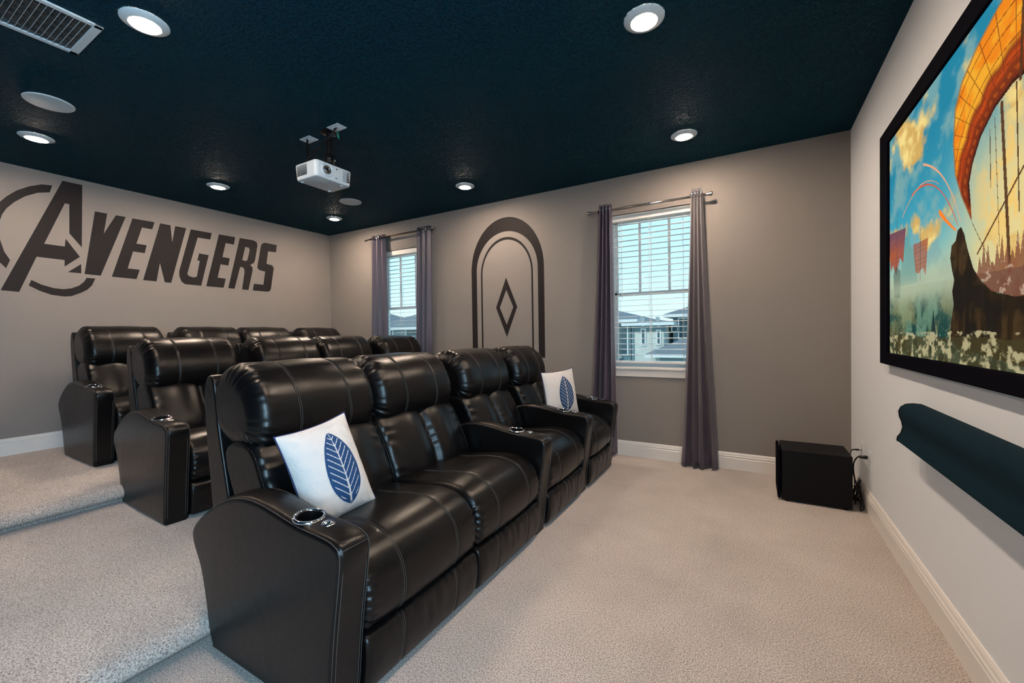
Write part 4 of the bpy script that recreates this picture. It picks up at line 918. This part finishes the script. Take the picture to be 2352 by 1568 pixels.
f = MB(); f.box((x0, y0, -.010), (x0+bx, y1, -.0005), .003); f.box((x1-bx, y0, -.010), (x1, y1, -.0005), .003); f.box((x0, y0, -.010), (x1, y0+by, -.0005), .003); f.box((x0, y1-by, -.010), (x1, y1, -.0005), .003)
f.obj('frame', M_white_metal, vt)
# thin foil plate under the ceiling board, coloured dark for the shaded duct recess
MB().box((x0+bx-.002, y0+by-.002, -.0016), (x1-bx+.002, y1-by+.002, -.0004)).obj('duct_opening', M_foil, vt)
yy = y0+by+.012; bl = None
while yy < y1-by-.004:
    if bl is None: bo = MB().add([(x0+bx-.002, 0.0, -.0095), (x1-bx+.002, 0.0, -.0095), (x1-bx+.002, .0016, -.0095), (x0+bx-.002, .0016, -.0095), (x0+bx-.002, .0025, -.0018), (x1-bx+.002, .0025, -.0018), (x1-bx+.002, .0041, -.0018), (x0+bx-.002, .0041, -.0018)], [(0, 1, 2, 3), (7, 6, 5, 4), (0, 4, 5, 1), (3, 2, 6, 7), (0, 3, 7, 4), (1, 5, 6, 2)]).obj('blade', M_white_metal, vt); bl = bo.data
    else: bo = link(bpy.data.objects.new('blade', bl), vt)
    bo.location = (0, yy, 0); yy += 0.0215

# ------------------------------------------------------------------ outside: the neighbours across the street
M_ground = mat('pale_driveway_and_lawn', (.30, .33, .26), .9, var=(.3, .3)); M_stucco = mat('white_stucco', (.66, .68, .64), .8, bump=(40, .3, .01)); M_siding = mat('blue_grey_siding', (.16, .25, .28), .7, bump=(20, .2, .01))
M_siding2 = mat('grey_siding', (.20, .28, .31), .7); M_roof = mat('grey_shingles', (.19, .20, .21), .9, bump=(30, .4, .02), var=(25, .25)); M_win = mat('dark_house_window', (.05, .10, .12), .1); M_facia = mat('white_fascia', (.75, .78, .78), .5)
GZ = -3.3
tag(MB().box((-60, YW+T+.3, GZ-.3), (40, 70, GZ)).obj('ground', M_ground), kind='structure')
def hip(name, x0, x1, y0, y1, z, rise, par, ov=.35, m=None):
    a, b, c, d = x0-ov, x1+ov, y0-ov, y1+ov; hw = min(b-a, d-c)/2
    if b-a > d-c: R_ = [((a+hw), (c+d)/2), ((b-hw), (c+d)/2)]
    else: R_ = [((a+b)/2, c+hw), ((a+b)/2, d-hw)]
    V = [(a, c, z), (b, c, z), (b, d, z), (a, d, z), (R_[0][0], R_[0][1], z+rise), (R_[1][0], R_[1][1], z+rise)]+[(a, c, z-.12), (b, c, z-.12), (b, d, z-.12), (a, d, z-.12)]
    if b-a > d-c: Fc = [(0, 1, 5, 4), (1, 2, 5), (2, 3, 4, 5), (3, 0, 4)]
    else: Fc = [(0, 1, 4), (1, 2, 5, 4), (2, 3, 5), (3, 0, 4, 5)]
    mb = MB(); mb.add(V, Fc, 0); mb.add(V, [(6, 7, 1, 0), (7, 8, 2, 1), (8, 9, 3, 2), (9, 6, 0, 3), (9, 8, 7, 6)], 1)
    return mb.obj(name, [m or M_roof, M_facia], par)
def house(cx, cy, hx_, hy_, top, rise, m, wins, label, extra=None):
    t = empty('house', (cx, cy, GZ)); tag(t, label, 'house', 'neighbouring houses'); zt = top-GZ
    MB().box((-hx_, -hy_, 0), (hx_, hy_, zt)).obj('walls', m, t); hip('roof', -hx_, hx_, -hy_, hy_, zt, rise, t)
    for (wx, wz, ww, wh) in wins:
        fr = MB().box((wx-ww/2-.06-cx, -hy_-.05, wz-wh/2-.06-GZ), (wx+ww/2+.06-cx, -hy_+.02, wz+wh/2+.06-GZ)).obj('window_frame', M_facia, t)
        MB().box((wx-ww/2-cx, -hy_-.06, wz-wh/2-GZ), (wx+ww/2-cx, -hy_-.045, wz+wh/2-GZ)).obj('pane', M_win, fr)
    if extra: extra(t)
    return t
def ex_left(t):
    a = hip('porch_roof', -3.2, 3.1, -5.6, -3.4, 3.55, .55, t, .2)
    MB().box((-3.0, -5.5, 0), (2.9, -3.6, 3.45)).obj('garage', M_siding2, t)
house(-8.20, 21.6, 3.68, 3.6, 1.78, 1.15, M_siding, [(-4.95, .95, .55, 1.3), (-6.6, .95, .9, 1.3), (-9.5, .95, .9, 1.3)], 'blue-grey house with hip roof at the curtain side of the wide window view', ex_left)
def ex_mid(t):
    for wx in (-3.99, -3.37):
        MB().prism([(0, 0), (0.0, .42), (-.40, .42)], lambda a, b, q: (wx+3.78+q, -3.6+a, b+4.72), -.05, .05).obj('eave_bracket', M_facia, t)
    MB().box((.62, -3.66, 0), (.70, -3.6, 4.85)).obj('corner_board', M_siding, t)
    MB().box((-.68, -3.66, 0), (-.60, -3.6, 4.85)).obj('corner_board', M_siding, t)
    MB().box((-.68, -3.64, 4.55), (.70, -3.6, 4.95)).obj('frieze_panel', M_siding, t)
house(-3.78, 21.6, .70, 3.6, 1.62, .18, M_stucco, [(-3.99, 1.02, .10, .62), (-3.37, 1.0, .08, .52)], 'white stucco house wing with two narrow windows, framed by the grey houses', ex_mid)
def ex_right(t):
    hip('porch_roof', -4.6, 3.2, -5.6, -3.4, 3.68, .62, t, .2); MB().box((-4.3, -5.5, 0), (2.9, -3.6, 3.58)).obj('garage', M_siding2, t)
house(1.2, 22.2, 4.1, 3.6, 1.95, 1.5, M_siding2, [(-2.15, 1.35, 1.0, .8), (-2.83, 1.35, .18, .2), (.6, 1.2, .9, 1.1)], 'grey house with a lower porch roof beside the white wing', ex_right)
house(-16.4, 21.0, 3.4, 3.6, 1.70, 1.4, M_siding2, [(-14.5, .9, .9, 1.3), (-16.4, .9, .9, 1.3), (-18.4, .9, .9, 1.3)], 'grey house seen through the far window blind')
house(-24.5, 21.4, 3.5, 3.6, 1.80, 1.5, M_siding, [(-22.5, .9, .9, 1.3), (-24.4, .9, .9, 1.3), (-26.4, .9, .9, 1.3)], 'blue-grey house furthest along the street through the far window')
